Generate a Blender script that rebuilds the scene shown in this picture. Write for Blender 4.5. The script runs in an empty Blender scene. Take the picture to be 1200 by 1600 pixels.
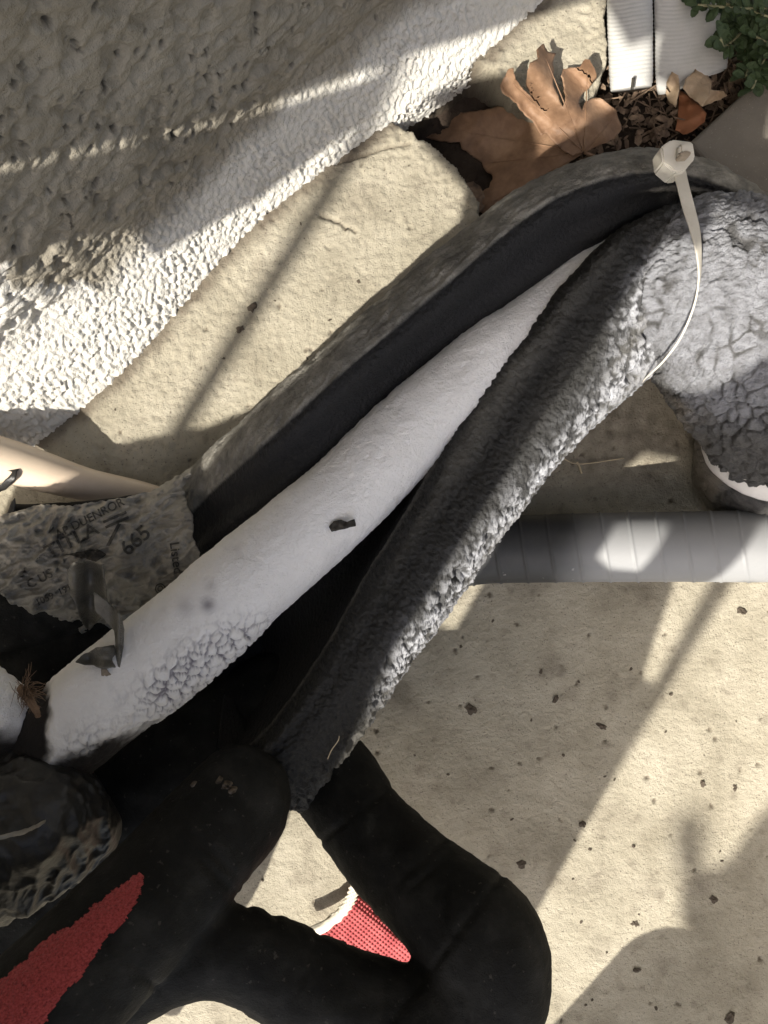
import bpy, bmesh, math, random
import numpy as np
from mathutils import Vector, Matrix
from mathutils.geometry import delaunay_2d_cdt

random.seed(7)
rng = np.random.default_rng(7)
scene = bpy.context.scene
COL = scene.collection

# ------------------------------------------------------------------ camera
H = 0.40                      # lens height above the slab, looking straight down
K = 2 * 18 / 26 / 1600        # metres per picture unit for each metre of distance
cam_d = bpy.data.cameras.new('camera'); cam_d.lens = 26; cam_d.sensor_width = 36
cam_d.clip_start = 0.01; cam_d.clip_end = 200
cam = bpy.data.objects.new('camera', cam_d); COL.objects.link(cam)
cam.location = (0, 0, H); scene.camera = cam

# ------------------------------------------------------------------ light
SUN_EL = math.radians(48)
SUN_AZ = np.array([-0.53, -0.848])          # horizontal direction towards the sun
world = bpy.data.worlds.new('World'); scene.world = world; world.use_nodes = True
wn = world.node_tree; bgn = wn.nodes['Background']
sky = wn.nodes.new('ShaderNodeTexSky'); sky.sky_type = 'NISHITA'; sky.sun_disc = False
sky.sun_elevation = SUN_EL
sky.sun_rotation = math.atan2(SUN_AZ[0], SUN_AZ[1])
sky.dust_density = 3.0; sky.ozone_density = 0.3; sky.air_density = 1.0
wn.links.new(sky.outputs[0], bgn.inputs[0]); bgn.inputs[1].default_value = 0.138
sun_d = bpy.data.lights.new('sun', 'SUN'); sun_d.energy = 4.2; sun_d.angle = math.radians(0.53)
sun_d.color = (1.0, 0.94, 0.84)
sun = bpy.data.objects.new('sun', sun_d); COL.objects.link(sun)
SUN = Vector((SUN_AZ[0] * math.cos(SUN_EL), SUN_AZ[1] * math.cos(SUN_EL), math.sin(SUN_EL))).normalized()
sun.rotation_euler = SUN.to_track_quat('Z', 'Y').to_euler()
sun.location = SUN * 3
vs = scene.view_settings
vs.view_transform = 'Standard'; vs.look = 'None'; vs.exposure = 1.05; vs.gamma = 1; vs.use_curve_mapping = False
scene.cycles.max_bounces = 5

# ------------------------------------------------------------------ helpers
ZS = 0.8
def P(px, py, z):
    """point at height z (times ZS above the slab) that stands at this place of the layout plan"""
    if z > 0: z = z * ZS
    d = K * (H - z)
    return np.array([(px - 600) * d, (800 - py) * d, z])

def proj(V):
    d = K * (H - V[..., 2])
    return 600 + V[..., 0] / d, 800 - V[..., 1] / d

def hsh(ix, iy, iz, seed):
    h = (ix.astype(np.int32).view(np.uint32) * np.uint32(73856093)) ^ (iy.astype(np.int32).view(np.uint32) * np.uint32(19349663)) \
        ^ (iz.astype(np.int32).view(np.uint32) * np.uint32(83492791)) ^ np.uint32((seed * 2654435 + 12345) & 0xFFFFFFFF)
    h = (h ^ (h >> np.uint32(16))) * np.uint32(0x45d9f3b)
    h = (h ^ (h >> np.uint32(16))) * np.uint32(0x45d9f3b)
    return h ^ (h >> np.uint32(16))

I511 = np.float32(1 / 511.5); ONE = np.float32(1); M10 = np.uint32(1023)

def gnoise(p, seed=0):
    p = np.asarray(p, np.float32)
    f = np.floor(p); i = f.astype(np.int32); t = p - f
    w = t * t * t * (t * (t * np.float32(6) - np.float32(15)) + np.float32(10))
    out = np.zeros(p.shape[:-1], np.float32)
    for dx in (0, 1):
        wx = w[..., 0] if dx else ONE - w[..., 0]
        for dy in (0, 1):
            wxy = wx * (w[..., 1] if dy else ONE - w[..., 1])
            for dz in (0, 1):
                wz = w[..., 2] if dz else ONE - w[..., 2]
                h = hsh(i[..., 0] + dx, i[..., 1] + dy, i[..., 2] + dz, seed)
                g = ((h & M10) * I511 - ONE) * (t[..., 0] - dx)
                g += (((h >> np.uint32(10)) & M10) * I511 - ONE) * (t[..., 1] - dy)
                g += (((h >> np.uint32(20)) & M10) * I511 - ONE) * (t[..., 2] - dz)
                out += wxy * wz * g.astype(np.float32)
    return out * np.float32(1.4)

def fbm(p, scale, octv=4, seed=0, gain=0.5, ridge=False):
    out = 0; a = 1; tot = 0; q = p * scale
    for o in range(octv):
        n = gnoise(q + o * 17.3, seed + o)
        if ridge: n = 1 - 2 * np.abs(n)
        out = out + a * n; tot += a; a *= gain; q = q * 2.03
    return out / tot

def worley(p, seed=0):
    """distance to nearest and second nearest cell point"""
    p = np.asarray(p, np.float32)
    f = np.floor(p).astype(np.int32); F1 = np.full(p.shape[:-1], 81, np.float32); F2 = F1.copy(); I1 = np.float32(1 / 1023)
    flat = np.ptp(p[..., 2]) == 0
    for dx in (-1, 0, 1):
        for dy in (-1, 0, 1):
            for dz in ((0,) if flat else (-1, 0, 1)):
                cx, cy, cz = f[..., 0] + dx, f[..., 1] + dy, f[..., 2] + dz
                h = hsh(cx, cy, cz, seed)
                ax = (h & M10).astype(np.float32) * I1 + cx - p[..., 0]; ay = ((h >> np.uint32(10)) & M10).astype(np.float32) * I1 + cy - p[..., 1]
                d = (ax * ax + ay * ay).astype(np.float32)
                if not flat:
                    az = ((h >> np.uint32(20)) & M10).astype(np.float32) * I1 + cz - p[..., 2]; d = (d + az * az).astype(np.float32)
                F2 = np.minimum(F2, np.maximum(F1, d)); F1 = np.minimum(F1, d)
    return np.sqrt(F1), np.sqrt(F2)

def sstep(a, b, x):
    t = np.clip((x - a) / (b - a), 0, 1); return t * t * (3 - 2 * t)

def catmull(C, n, closed=False):
    """resample control rows C (m,d) to n rows, chord-length parametrised"""
    C = np.asarray(C, float); m = len(C)
    if closed:
        E = np.vstack([C[-1:], C, C[:2]]); segs = m
    else:
        E = np.vstack([2 * C[0] - C[1], C, 2 * C[-1] - C[-2]]); segs = m - 1
    L = np.linalg.norm(np.diff(E[1:segs + 2, :3], axis=0), axis=1) + 1e-9
    cum = np.concatenate([[0], np.cumsum(L)])
    t = np.linspace(0, cum[-1], n, endpoint=not closed)
    j = np.clip(np.searchsorted(cum, t, side='right') - 1, 0, segs - 1)
    u = ((t - cum[j]) / L[j])[:, None]
    p0, p1, p2, p3 = E[j], E[j + 1], E[j + 2], E[j + 3]
    return 0.5 * (2 * p1 + (p2 - p0) * u + (2 * p0 - 5 * p1 + 4 * p2 - p3) * u ** 2 + (3 * p1 - p0 - 3 * p2 + p3) * u ** 3)

def grid_normals(G, closed):
    du = np.gradient(G, axis=0)
    if closed: dv = (np.roll(G, -1, 1) - np.roll(G, 1, 1)) / 2
    else: dv = np.gradient(G, axis=1)
    n = np.cross(du, dv); n /= np.linalg.norm(n, axis=-1, keepdims=True) + 1e-12
    return n

def link(name, me, mat, parent=None):
    o = bpy.data.objects.new(name, me); COL.objects.link(o)
    if mat is not None: me.materials.append(mat)
    if parent is not None:
        o.parent = parent
        o.matrix_parent_inverse = Matrix.Translation(-parent.location)
    return o

def tag(o, label, cat, group=None, kind=None):
    o['label'] = label; o['category'] = cat
    if group: o['group'] = group
    if kind: o['kind'] = kind
    return o

def thing(name, label, cat, loc=(0, 0, 0), group=None):
    e = bpy.data.objects.new(name, None); COL.objects.link(e); e.location = Vector([float(c) for c in loc]); e.empty_display_size = 0.02
    return tag(e, label, cat, group)

def quads(name, V, F, mat, parent=None, attrs=None, smooth=True):
    me = bpy.data.meshes.new(name)
    V = np.ascontiguousarray(V.reshape(-1, 3), dtype=np.float32)
    F = np.ascontiguousarray(F, dtype=np.int32); k = F.shape[1]
    me.vertices.add(len(V)); me.vertices.foreach_set('co', V.ravel())
    me.loops.add(F.size); me.loops.foreach_set('vertex_index', F.ravel())
    me.polygons.add(len(F))
    me.polygons.foreach_set('loop_start', np.arange(0, F.size, k, dtype=np.int32))
    me.polygons.foreach_set('use_smooth', np.full(len(F), smooth, dtype=bool))
    me.update(calc_edges=True); me.validate()
    for nm, a in (attrs or {}).items():
        at = me.attributes.new(nm, 'FLOAT', 'POINT'); at.data.foreach_set('value', np.ascontiguousarray(a.ravel(), dtype=np.float32))
    return link(name, me, mat, parent)

def gridobj(name, G, mat, closed=False, parent=None, attrs=None, caps=False, flip=False):
    n, m = G.shape[:2]
    nr = grid_normals(G[::7], closed)
    ref = (G[::7] - G[::7].mean(1, keepdims=True)) if closed else (np.array([0, 0, H]) - G[::7])
    flip = not (np.einsum('ijk,ijk->ij', nr, ref).mean() > 0)
    i = np.arange(n - 1)[:, None]; j = np.arange(m if closed else m - 1)[None, :]
    j2 = (j + 1) % m
    F = np.stack([i * m + j, (i + 1) * m + j + 0 * i, (i + 1) * m + j2, i * m + j2], -1).reshape(-1, 4)
    if flip: F = F[:, ::-1]
    V = G.reshape(-1, 3)
    at = {k: a.reshape(-1) for k, a in (attrs or {}).items()}
    if caps and closed:
        V = np.vstack([V, G[0].mean(0), G[-1].mean(0)])
        for k in at: at[k] = np.concatenate([at[k], [at[k][:m].mean(), at[k][-m:].mean()]])
        jj = np.arange(m); b = n * m
        # a cap triangle is written as a quad with its centre doubled through a mid vertex
        c0 = np.stack([np.full(m, b), jj, (jj + 1) % m], -1)
        c1 = np.stack([np.full(m, b + 1), (n - 1) * m + (jj + 1) % m, (n - 1) * m + jj], -1)
        T = np.vstack([F[:, [0, 1, 2]], F[:, [0, 2, 3]], c0[:, ::-1] if flip else c0, c1[:, ::-1] if flip else c1])
        return quads(name, V, T, mat, parent, at)
    return quads(name, V, F, mat, parent, at)

def tube_grid(path, nu, nv, squash=1.0):
    """path rows (px, py, z, radius in plan units); a round tube through them"""
    C = np.array([list(P(a[0], a[1], a[2])) + [a[3] * K * (H - (a[2] * ZS if a[2] > 0 else a[2]))] for a in path])
    S = catmull(C, nu); X, R = S[:, :3], S[:, 3]
    T = np.gradient(X, axis=0); T /= np.linalg.norm(T, axis=1, keepdims=True)
    N = np.zeros_like(X); n = np.cross(T[0], [0, 0, 1.0]); n /= np.linalg.norm(n)
    for i in range(nu):
        n = n - T[i] * np.dot(n, T[i]); n /= np.linalg.norm(n); N[i] = n
    B = np.cross(N, T)
    a = np.linspace(0, 2 * math.pi, nv, endpoint=False)
    D = np.cos(a)[None, :, None] * N[:, None] + np.sin(a)[None, :, None] * B[:, None] * squash
    return X[:, None] + R[:, None, None] * D, D, X, R

def tube(name, path, mat, nu=24, nv=16, parent=None, disp=None, caps=True, squash=1.0, attrs=None):
    G, D, X, R = tube_grid(path, nu, nv, squash)
    if disp is not None: G = G + D * disp(G)[..., None]
    at = {k: f(G) for k, f in (attrs or {}).items()}
    return gridobj(name, G, mat, True, parent, at, caps)

def inpoly(px, py, poly):
    inside = np.zeros(px.shape, bool); n = len(poly)
    for i in range(n):
        x1, y1 = poly[i]; x2, y2 = poly[(i + 1) % n]
        c = ((y1 > py) != (y2 > py)) & (px < (x2 - x1) * (py - y1) / (y2 - y1 + 1e-12) + x1)
        inside ^= c
    return inside

def polydist(px, py, poly):
    d = np.full(px.shape, 1e9); n = len(poly)
    for i in range(n):
        x1, y1 = poly[i]; x2, y2 = poly[(i + 1) % n]
        vx, vy = x2 - x1, y2 - y1
        t = np.clip(((px - x1) * vx + (py - y1) * vy) / (vx * vx + vy * vy + 1e-12), 0, 1)
        d = np.minimum(d, np.hypot(px - x1 - t * vx, py - y1 - t * vy))
    return d

def sheet(name, poly, zf, mat, step=4.0, thick=0.0004, parent=None, jag=0.0, seed=1, world_xy=False):
    """thin curved solid sheet: outline in plan units, height zf(px, py)"""
    poly = np.array(poly, float)
    B = []
    for i in range(len(poly)):
        a, b = poly[i], poly[(i + 1) % len(poly)]
        m = max(1, int(np.hypot(*(b - a)) / step))
        for t in range(m): B.append(a + (b - a) * t / m)
    B = np.array(B)
    if jag:
        q = np.c_[B, np.zeros(len(B))]
        B = B + jag * np.c_[fbm(q, 0.09, 3, seed), fbm(q, 0.09, 3, seed + 50)]
    x0, y0 = B.min(0); x1, y1 = B.max(0)
    gx, gy = np.meshgrid(np.arange(x0, x1, step), np.arange(y0, y1, step * 0.87))
    gx = gx + (np.arange(gx.shape[0]) % 2)[:, None] * step / 2
    gx, gy = gx.ravel(), gy.ravel()
    k = inpoly(gx, gy, B) & (polydist(gx, gy, B) > step * 0.55)
    pts = [Vector(p) for p in B] + [Vector((x, y)) for x, y in zip(gx[k], gy[k])]
    nb = len(B)
    v2, _, fs, *_ = delaunay_2d_cdt(pts, [(i, (i + 1) % nb) for i in range(nb)], [], 1, 1e-4)
    A = np.array([(v.x, v.y) for v in v2])
    Z = zf(A[:, 0], A[:, 1])
    Zw = np.where(Z > 0, Z * ZS, Z); dd = K * (H - Zw)
    V = np.stack([(A[:, 0] - 600) * dd, (800 - A[:, 1]) * dd, Zw], -1)
    F = np.array([f for f in fs if len(f) == 3], dtype=np.int32)
    # make all faces look up
    e1 = V[F[:, 1]] - V[F[:, 0]]; e2 = V[F[:, 2]] - V[F[:, 0]]
    up = np.cross(e1, e2)[:, 2] > 0
    F[~up] = F[~up][:, ::-1]
    # solid: top, underside, rim
    cnt = {}
    for f in F:
        for a, b in ((f[0], f[1]), (f[1], f[2]), (f[2], f[0])): cnt[(a, b)] = 1
    rim = [(a, b) for (a, b) in cnt if (b, a) not in cnt]
    n = len(V)
    low = V.copy(); low[:, 2] -= thick
    R = [(b, a, a + n) for a, b in rim] + [(b, a + n, b + n) for a, b in rim]
    T = np.vstack([F, F[:, ::-1] + n, np.array(R, dtype=np.int32)])
    return quads(name, np.vstack([V, low]), T, mat, parent)

# ------------------------------------------------------------------ materials
def mat(name, cols, scale=60, rough=0.8, bumps=(), spec=0.3, attr=None, attr2=None, attr3=None, detail=6, wave=None, sheen=0, sss=0, metal=0, vor=None):
    m = bpy.data.materials.new(name); m.use_nodes = True; nt = m.node_tree; N = nt.nodes; L = nt.links
    b = N['Principled BSDF']; tc = N.new('ShaderNodeTexCoord'); co = tc.outputs['Object']
    nz = N.new('ShaderNodeTexNoise'); nz.inputs['Scale'].default_value = scale; nz.inputs['Detail'].default_value = detail
    nz.inputs['Roughness'].default_value = 0.62; L.new(co, nz.inputs['Vector'])
    cr = N.new('ShaderNodeValToRGB'); el = cr.color_ramp.elements
    el[0].position = 0.3; el[0].color = (*cols[0], 1); el[1].position = 0.7; el[1].color = (*cols[-1], 1)
    for i, c in enumerate(cols[1:-1]):
        e = el.new(0.3 + 0.4 * (i + 1) / (len(cols) - 1)); e.color = (*c, 1)
    L.new(nz.outputs['Fac'], cr.inputs[0]); col = cr.outputs[0]
    def mix(col, fac, c2):
        mx = N.new('ShaderNodeMix'); mx.data_type = 'RGBA'; L.new(fac, mx.inputs[0]); L.new(col, mx.inputs[6])
        mx.inputs[7].default_value = (*c2, 1); return mx.outputs[2]
    if vor:   # fine speckle: (scale, threshold, colour)
        vo = N.new('ShaderNodeTexNoise'); vo.inputs['Scale'].default_value = vor[0]; vo.inputs['Detail'].default_value = 3; L.new(co, vo.inputs['Vector'])
        mr = N.new('ShaderNodeMapRange'); mr.inputs[1].default_value = vor[1]; mr.inputs[2].default_value = vor[1] + 0.06
        L.new(vo.outputs['Fac'], mr.inputs[0]); col = mix(col, mr.outputs[0], vor[2])
    for at in (attr, attr2, attr3):
        if at:
            an = N.new('ShaderNodeAttribute'); an.attribute_name = at[0]; col = mix(col, an.outputs['Fac'], at[1])
    L.new(col, b.inputs['Base Color'])
    b.inputs['Roughness'].default_value = rough; b.inputs['Specular IOR Level'].default_value = spec; b.inputs['Metallic'].default_value = metal
    if sheen: b.inputs['Sheen Weight'].default_value = sheen
    if sss:
        b.inputs['Subsurface Weight'].default_value = sss; b.inputs['Subsurface Radius'].default_value = (1, 1, 1.1); b.inputs['Subsurface Scale'].default_value = 0.002
    prev = None
    for bp in bumps:          # (kind, scale, distance)
        if bp[0] == 'n':
            t = N.new('ShaderNodeTexNoise'); t.inputs['Scale'].default_value = bp[1]; t.inputs['Detail'].default_value = 4; t.inputs['Roughness'].default_value = 0.6; out = t.outputs['Fac']
            L.new(co, t.inputs['Vector'])
        elif bp[0] == 'v':
            t = N.new('ShaderNodeTexVoronoi'); t.inputs['Scale'].default_value = bp[1]; out = t.outputs['Distance']; L.new(co, t.inputs['Vector'])
        elif bp[0] == 'c':
            t = N.new('ShaderNodeTexVoronoi'); t.feature = 'DISTANCE_TO_EDGE'; t.inputs['Scale'].default_value = bp[1]
            mr = N.new('ShaderNodeMapRange'); mr.inputs[2].default_value = 0.12; L.new(t.outputs['Distance'], mr.inputs[0]); out = mr.outputs[0]
            # a little wobble in the cells
            w = N.new('ShaderNodeTexNoise'); w.inputs['Scale'].default_value = bp[1] * 0.8; L.new(co, w.inputs['Vector'])
            va = N.new('ShaderNodeVectorMath'); va.operation = 'MULTIPLY_ADD'; va.inputs[1].default_value = (0.9 / bp[1],) * 3
            L.new(w.outputs['Color'], va.inputs[0]); L.new(co, va.inputs[2]); L.new(va.outputs[0], t.inputs['Vector'])
        elif bp[0] == 'w':
            t = N.new('ShaderNodeTexWave'); t.inputs['Scale'].default_value = bp[1]; t.bands_direction = bp[3]; t.inputs['Distortion'].default_value = 0.4; out = t.outputs['Fac']
            L.new(co, t.inputs['Vector'])
        bn = N.new('ShaderNodeBump'); bn.inputs['Distance'].default_value = bp[2]; bn.inputs['Strength'].default_value = 1.0
        L.new(out, bn.inputs['Height'])
        if prev is not None: L.new(prev, bn.inputs['Normal'])
        prev = bn.outputs[0]
    if prev is not None: L.new(prev, b.inputs['Normal'])
    return m

M = {}
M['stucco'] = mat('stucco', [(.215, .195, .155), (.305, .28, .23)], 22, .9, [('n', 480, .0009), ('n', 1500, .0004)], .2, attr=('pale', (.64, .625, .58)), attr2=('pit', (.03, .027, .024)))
M['slab'] = mat('slab', [(.235, .212, .160), (.325, .297, .230), (.385, .353, .28)], 26, .92, [('n', 420, .0009), ('n', 1500, .0004)], .2, attr=('dirt', (.10, .08, .06)), attr2=('soil', (.05, .038, .028)), vor=(800, .63, (.17, .145, .115)))
M['block'] = mat('block', [(.13, .117, .098), (.18, .162, .137)], 40, .9, [('n', 1200, .0004)], .2, vor=(1100, .66, (.26, .24, .20)))
M['frost'] = mat('frost', [(.88, .862, .835), (.95, .932, .905)], 60, .95, [('n', 900, .0008), ('n', 2600, .0004)], .25, attr=('crack', (.16, .14, .17)), attr2=('bare', (.022, .019, .017)))
M['foam_skin'] = mat('foam_skin', [(.11, .104, .09), (.20, .19, .165), (.31, .295, .258)], 110, .6, [('n', 260, .0006), ('n', 800, .0010), ('n', 2200, .0004)], .35, attr=('fresh', (.012, .012, .013)), attr2=('grit', (.022, .0215, .020)), attr3=('sun_chalk', (.47, .48, .51)))
M['foam_char'] = mat('foam_char', [(.035, .034, .032), (.085, .082, .078)], 140, .5, [('n', 520, .0010), ('n', 1300, .0007), ('n', 2600, .0003)], .8, attr=('dust', (.22, .19, .145)), attr2=('sun_chalk', (.30, .308, .335)))
M['foam_smooth'] = mat('foam_smooth', [(.006, .006, .0055), (.012, .012, .0108), (.026, .0255, .023)], 60, .75, [('n', 1500, .00025), ('n', 300, .0005)], .15, vor=(420, .67, (.045, .042, .036)))
M['film'] = mat('film', [(.17, .157, .132), (.255, .238, .20), (.33, .309, .262)], 50, .5, [('n', 1100, .0003)], .4)
M['film_dark'] = mat('film_dark', [(.05, .047, .038), (.12, .112, .092)], 90, .35, [('n', 700, .0005)], .5)
M['print'] = mat('print', [(.03, .029, .026), (.10, .094, .082)], 300, .6, [('n', 1200, .0002)], .3)
M['tape'] = mat('tape', [(.012, .012, .012), (.024, .023, .021), (.04, .038, .034)], 90, .45, [('n', 600, .0003)], .5)
M['red_fuzz'] = mat('red_fuzz', [(.16, .022, .022), (.38, .058, .056), (.52, .10, .093)], 1400, 1, [('n', 1500, .0009)], .1, sheen=.2)
M['conduit'] = mat('conduit', [(.035, .036, .037), (.05, .051, .052)], 60, .5, [('n', 1500, .00006)], .3, attr=('pale_end', (.24, .245, .25)), vor=(300, .7, (.22, .215, .21)))
M['pvc'] = mat('pvc', [(.52, .42, .32), (.58, .48, .37)], 40, .45, [('n', 900, .00008)], .4)
M['nylon'] = mat('nylon', [(.48, .45, .38), (.56, .53, .46)], 120, .5, [('n', 700, .0001)], .4, sss=.2)
M['band'] = mat('band', [(.62, .60, .57), (.72, .70, .67)], 120, .6, [('n', 700, .0002)], .3)
M['leaf'] = mat('leaf', [(.11, .062, .036), (.21, .125, .074), (.31, .20, .125)], 60, .6, [('n', 350, .0004), ('n', 1200, .00015)], .35)
M['leaf_pale'] = mat('leaf_pale', [(.38, .27, .17), (.46, .35, .24)], 90, .6, [('n', 500, .0004)], .35)
M['leaf_orange'] = mat('leaf_orange', [(.30, .12, .055), (.38, .17, .085)], 60, .65, [('n', 600, .0003)], .3)
M['litter'] = mat('litter', [(.05, .035, .025), (.16, .11, .075), (.30, .22, .15)], 130, .8, [('n', 900, .0003)], .3)
M['soil'] = mat('soil', [(.028, .02, .015), (.06, .045, .033)], 140, .95, [('n', 500, .001), ('n', 1500, .0004)], .15)
M['hose'] = mat('hose', [(.40, .40, .385), (.48, .475, .455)], 60, .6, [('n', 900, .0001)], .3)
M['green'] = mat('green', [(.016, .03, .010), (.045, .075, .022)], 120, .5, [('n', 900, .0002)], .4)
M['stem'] = mat('stem', [(.16, .17, .09), (.24, .22, .13)], 120, .7, [], .3)
M['clod'] = mat('clod', [(.06, .05, .04), (.15, .12, .09)], 300, .95, [('n', 1500, .0004)], .2)
M['bark'] = mat('bark', [(.02, .02, .018), (.07, .062, .05)], 400, .8, [('n', 1500, .0004)], .3)
M['flake'] = mat('flake', [(.22, .18, .13), (.32, .27, .21)], 400, .8, [('n', 1500, .0003)], .3)
M['fluff'] = mat('fluff', [(.10, .06, .035), (.20, .13, .08)], 200, .8, [], .3)
M['knit'] = mat('knit', [(.30, .05, .055), (.42, .10, .10)], 200, .9, [], .15, sheen=.2)
M['sole'] = mat('sole', [(.60, .55, .44), (.68, .63, .52)], 120, .7, [('n', 900, .0002)], .3)
M['straw'] = mat('straw', [(.45, .37, .25), (.55, .46, .32)], 120, .7, [], .3)
M['grey_paint'] = mat('grey_paint', [(.28, .27, .25), (.33, .32, .30)], 20, .6, [('n', 200, .0003)], .3)

#@@STRUCTURE
# ================================================================== the setting
HOLE = [(606, 186), (640, 160), (682, 130), (738, 98), (772, 108), (800, 150), (860, 178), (926, 156), (948, 100), (946, -40), (952, -400),
        (1500, -400), (1500, 300), (1200, 420), (1000, 440), (770, 420), (748, 330), (750, 316), (722, 272), (684, 236), (640, 204)]

def spaced(lo, hi, step, far, grow=1.25):
    c = list(np.arange(lo, hi, step)); s = step; a = hi; b = lo; R = []; Lf = []
    while a < far: R.append(a); s *= grow; a += s
    R.append(far); s = step
    b = lo - step
    while b > -far: Lf.append(b); s *= grow; b -= s
    Lf.append(-far)
    return np.array(Lf[::-1] + c + R)

# wall foot line in the ground plane
W0, W1 = P(66, 688, 0), P(838, -2, 0)
WT = (W1 - W0) / np.linalg.norm(W1 - W0); WN = np.array([-WT[1], WT[0], 0]); WN = -WN      # into the yard
if WN[0] < 0: WN = -WN

def foot(a):   # how far the wall foot stands in front of the straight line, by distance along it
    return -0.008 * np.exp(-((a - 0.14) / 0.075) ** 2) + 0.004 * np.sin(a * 23)

# ---- slab
xs = spaced(-0.215, 0.215, 0.00092, 6.0); ys = spaced(-0.285, 0.285, 0.00092, 6.0)
X, Y = np.meshgrid(xs, ys, indexing='ij'); V = np.stack([X, Y, 0 * X], -1)
px, py = proj(V)
core = (np.abs(X) < 0.26) & (np.abs(Y) < 0.33)
jx = px + 7 * fbm(V, 140, 3, 5) ; jy = py + 7 * fbm(V, 140, 3, 9)
ins = inpoly(jx, jy, HOLE); d = polydist(jx, jy, HOLE); sd = np.where(ins, d, -d)
Z = 0.00045 * fbm(V, 220, 3, 11) + 0.0010 * fbm(V, 25, 3, 21)
rough_edge = sstep(70, 5, -sd) * (~ins) * (px < 960)
Z += rough_edge * (0.0022 * fbm(V, 190, 4, 31, ridge=True) - 0.001)
upl = sstep(0, 1, ((V - W0) @ WN < 0.16) * 1.0) * sstep(.16, .02, (V - W0) @ WN)       # rougher near the wall
Z += upl * 0.0011 * fbm(V, 260, 3, 41)
# pock marks
F1, F2 = worley(V * np.array([75, 75, 1.0]), 3)
hh = hsh(np.floor(X * 75).astype(int), np.floor(Y * 75).astype(int), np.zeros_like(X, dtype=int), 4) % 100
pock = sstep(.13, .04, F1 + .10 * fbm(V, 500, 2, 78)) * (fbm(V, 110, 2, 77) > .20)
Z -= 0.0012 * pock
# a crack from the wall foot
cd = np.full(px.shape, 1e9)
crk = [((500, 258), (545, 250)), ((545, 250), (600, 232)), ((600, 232), (640, 226)), ((500, 336), (530, 348)), ((530, 348), (556, 362))]
for a, b in crk:
    a, b = np.array(a, float), np.array(b, float)
    vv = b - a; t = np.clip(((px - a[0]) * vv[0] + (py - a[1]) * vv[1]) / (vv @ vv), 0, 1); cd = np.minimum(cd, np.hypot(px - a[0] - t * vv[0], py - a[1] - t * vv[1] + 4 * fbm(V, 260, 2, 90)))
Z -= 0.0022 * sstep(4, 0, cd)
Z = np.where(core, Z, 0)
Z -= 0.052 * sstep(-1, 10, sd)
V[..., 2] = Z
V = V.astype(np.float32)
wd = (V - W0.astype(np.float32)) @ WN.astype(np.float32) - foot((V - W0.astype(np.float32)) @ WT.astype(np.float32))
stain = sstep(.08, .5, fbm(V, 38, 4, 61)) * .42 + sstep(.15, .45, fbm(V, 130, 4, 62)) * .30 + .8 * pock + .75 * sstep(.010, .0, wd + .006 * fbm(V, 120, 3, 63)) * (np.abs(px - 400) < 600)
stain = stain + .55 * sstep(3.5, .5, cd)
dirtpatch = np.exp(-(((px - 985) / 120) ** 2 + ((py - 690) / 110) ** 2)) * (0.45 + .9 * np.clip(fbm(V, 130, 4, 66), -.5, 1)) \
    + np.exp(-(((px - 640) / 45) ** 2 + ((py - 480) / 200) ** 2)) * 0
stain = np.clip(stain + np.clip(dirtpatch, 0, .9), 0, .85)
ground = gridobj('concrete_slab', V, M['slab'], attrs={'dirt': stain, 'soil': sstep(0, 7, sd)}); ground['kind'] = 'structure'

# ---- soil in the hole
sx = np.arange(-0.06, 0.40, 0.0016); sy = np.arange(0.10, 0.50, 0.0016)
X, Y = np.meshgrid(sx, sy, indexing='ij'); V = np.stack([X, Y, 0 * X], -1)
V[..., 2] = -0.030 + 0.007 * fbm(V, 40, 4, 15) + 0.003 * fbm(V, 200, 3, 16) + .008 * sstep(.05, .2, X)
V[..., 2] -= .012 * sstep(-.005, -.03, X - .045)
o = gridobj('soil', V, M['soil']); o['kind'] = 'structure'

# ---- stucco wall
wa = spaced(-0.11, 0.44, 0.00085, 5.0); wh = spaced(-0.02, 0.235, 0.00085, 2.6); wh = wh[wh >= -0.02]
A_, Hh = np.meshgrid(wa, wh, indexing='ij')
V = W0 + A_[..., None] * WT; V[..., 2] = Hh
core = sstep(0.50, 0.30, np.abs(A_ - .165)) * sstep(.5, .25, Hh)
Q = np.stack([A_, Hh * 1.15, 0 * A_], -1)
warp = Q + .004 * np.stack([fbm(Q, 60, 2, 1), fbm(Q, 60, 2, 2), 0 * A_], -1)
upper = sstep(.036, .060, Hh + .010 * fbm(Q, 20, 2, 8))
n1 = fbm(warp, 85, 4, 100); n2 = fbm(warp, 230, 3, 110)
plate = np.tanh(9 * (n1 + .10)) * .0011 + .0007 * n2 + .0016 * fbm(Q, 18, 2, 120) + .0007 * fbm(warp * np.array([.6, 1.5, 1]), 140, 3, 112, ridge=True)
fine = (.0021 * fbm(Q, 430, 2, 130) + .0009 * fbm(Q, 190, 2, 131)) * (.65 + .9 * np.clip(fbm(Q, 35, 2, 132) + .3, 0, 1))
dsp = upper * plate + (1 - upper) * fine
F1, F2 = worley(np.stack([A_ * 120, Hh * 120, 0 * A_], -1), 17)
pitm = sstep(.20, .08, F1) * (fbm(Q, 60, 2, 140) > .10) * upper
pitm2 = sstep(.16, .07, worley(np.stack([A_ * 62 + n1, Hh * 62 + n2, 0 * A_], -1), 19)[0] + .12 * n2) * (fbm(Q, 70, 2, 141) > .18) * upper
pit = np.maximum(pitm, pitm2)
dsp -= pit * .0020
flare = -.028 + .028 * np.clip(1 - np.clip(Hh, 0, 9) / .048, 0, 1) ** 1.15 + foot(A_) * np.exp(-Hh / .06)
V = V + WN * (np.where(core > 0, 1.45 * dsp * core, 0) + flare)[..., None]
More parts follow.
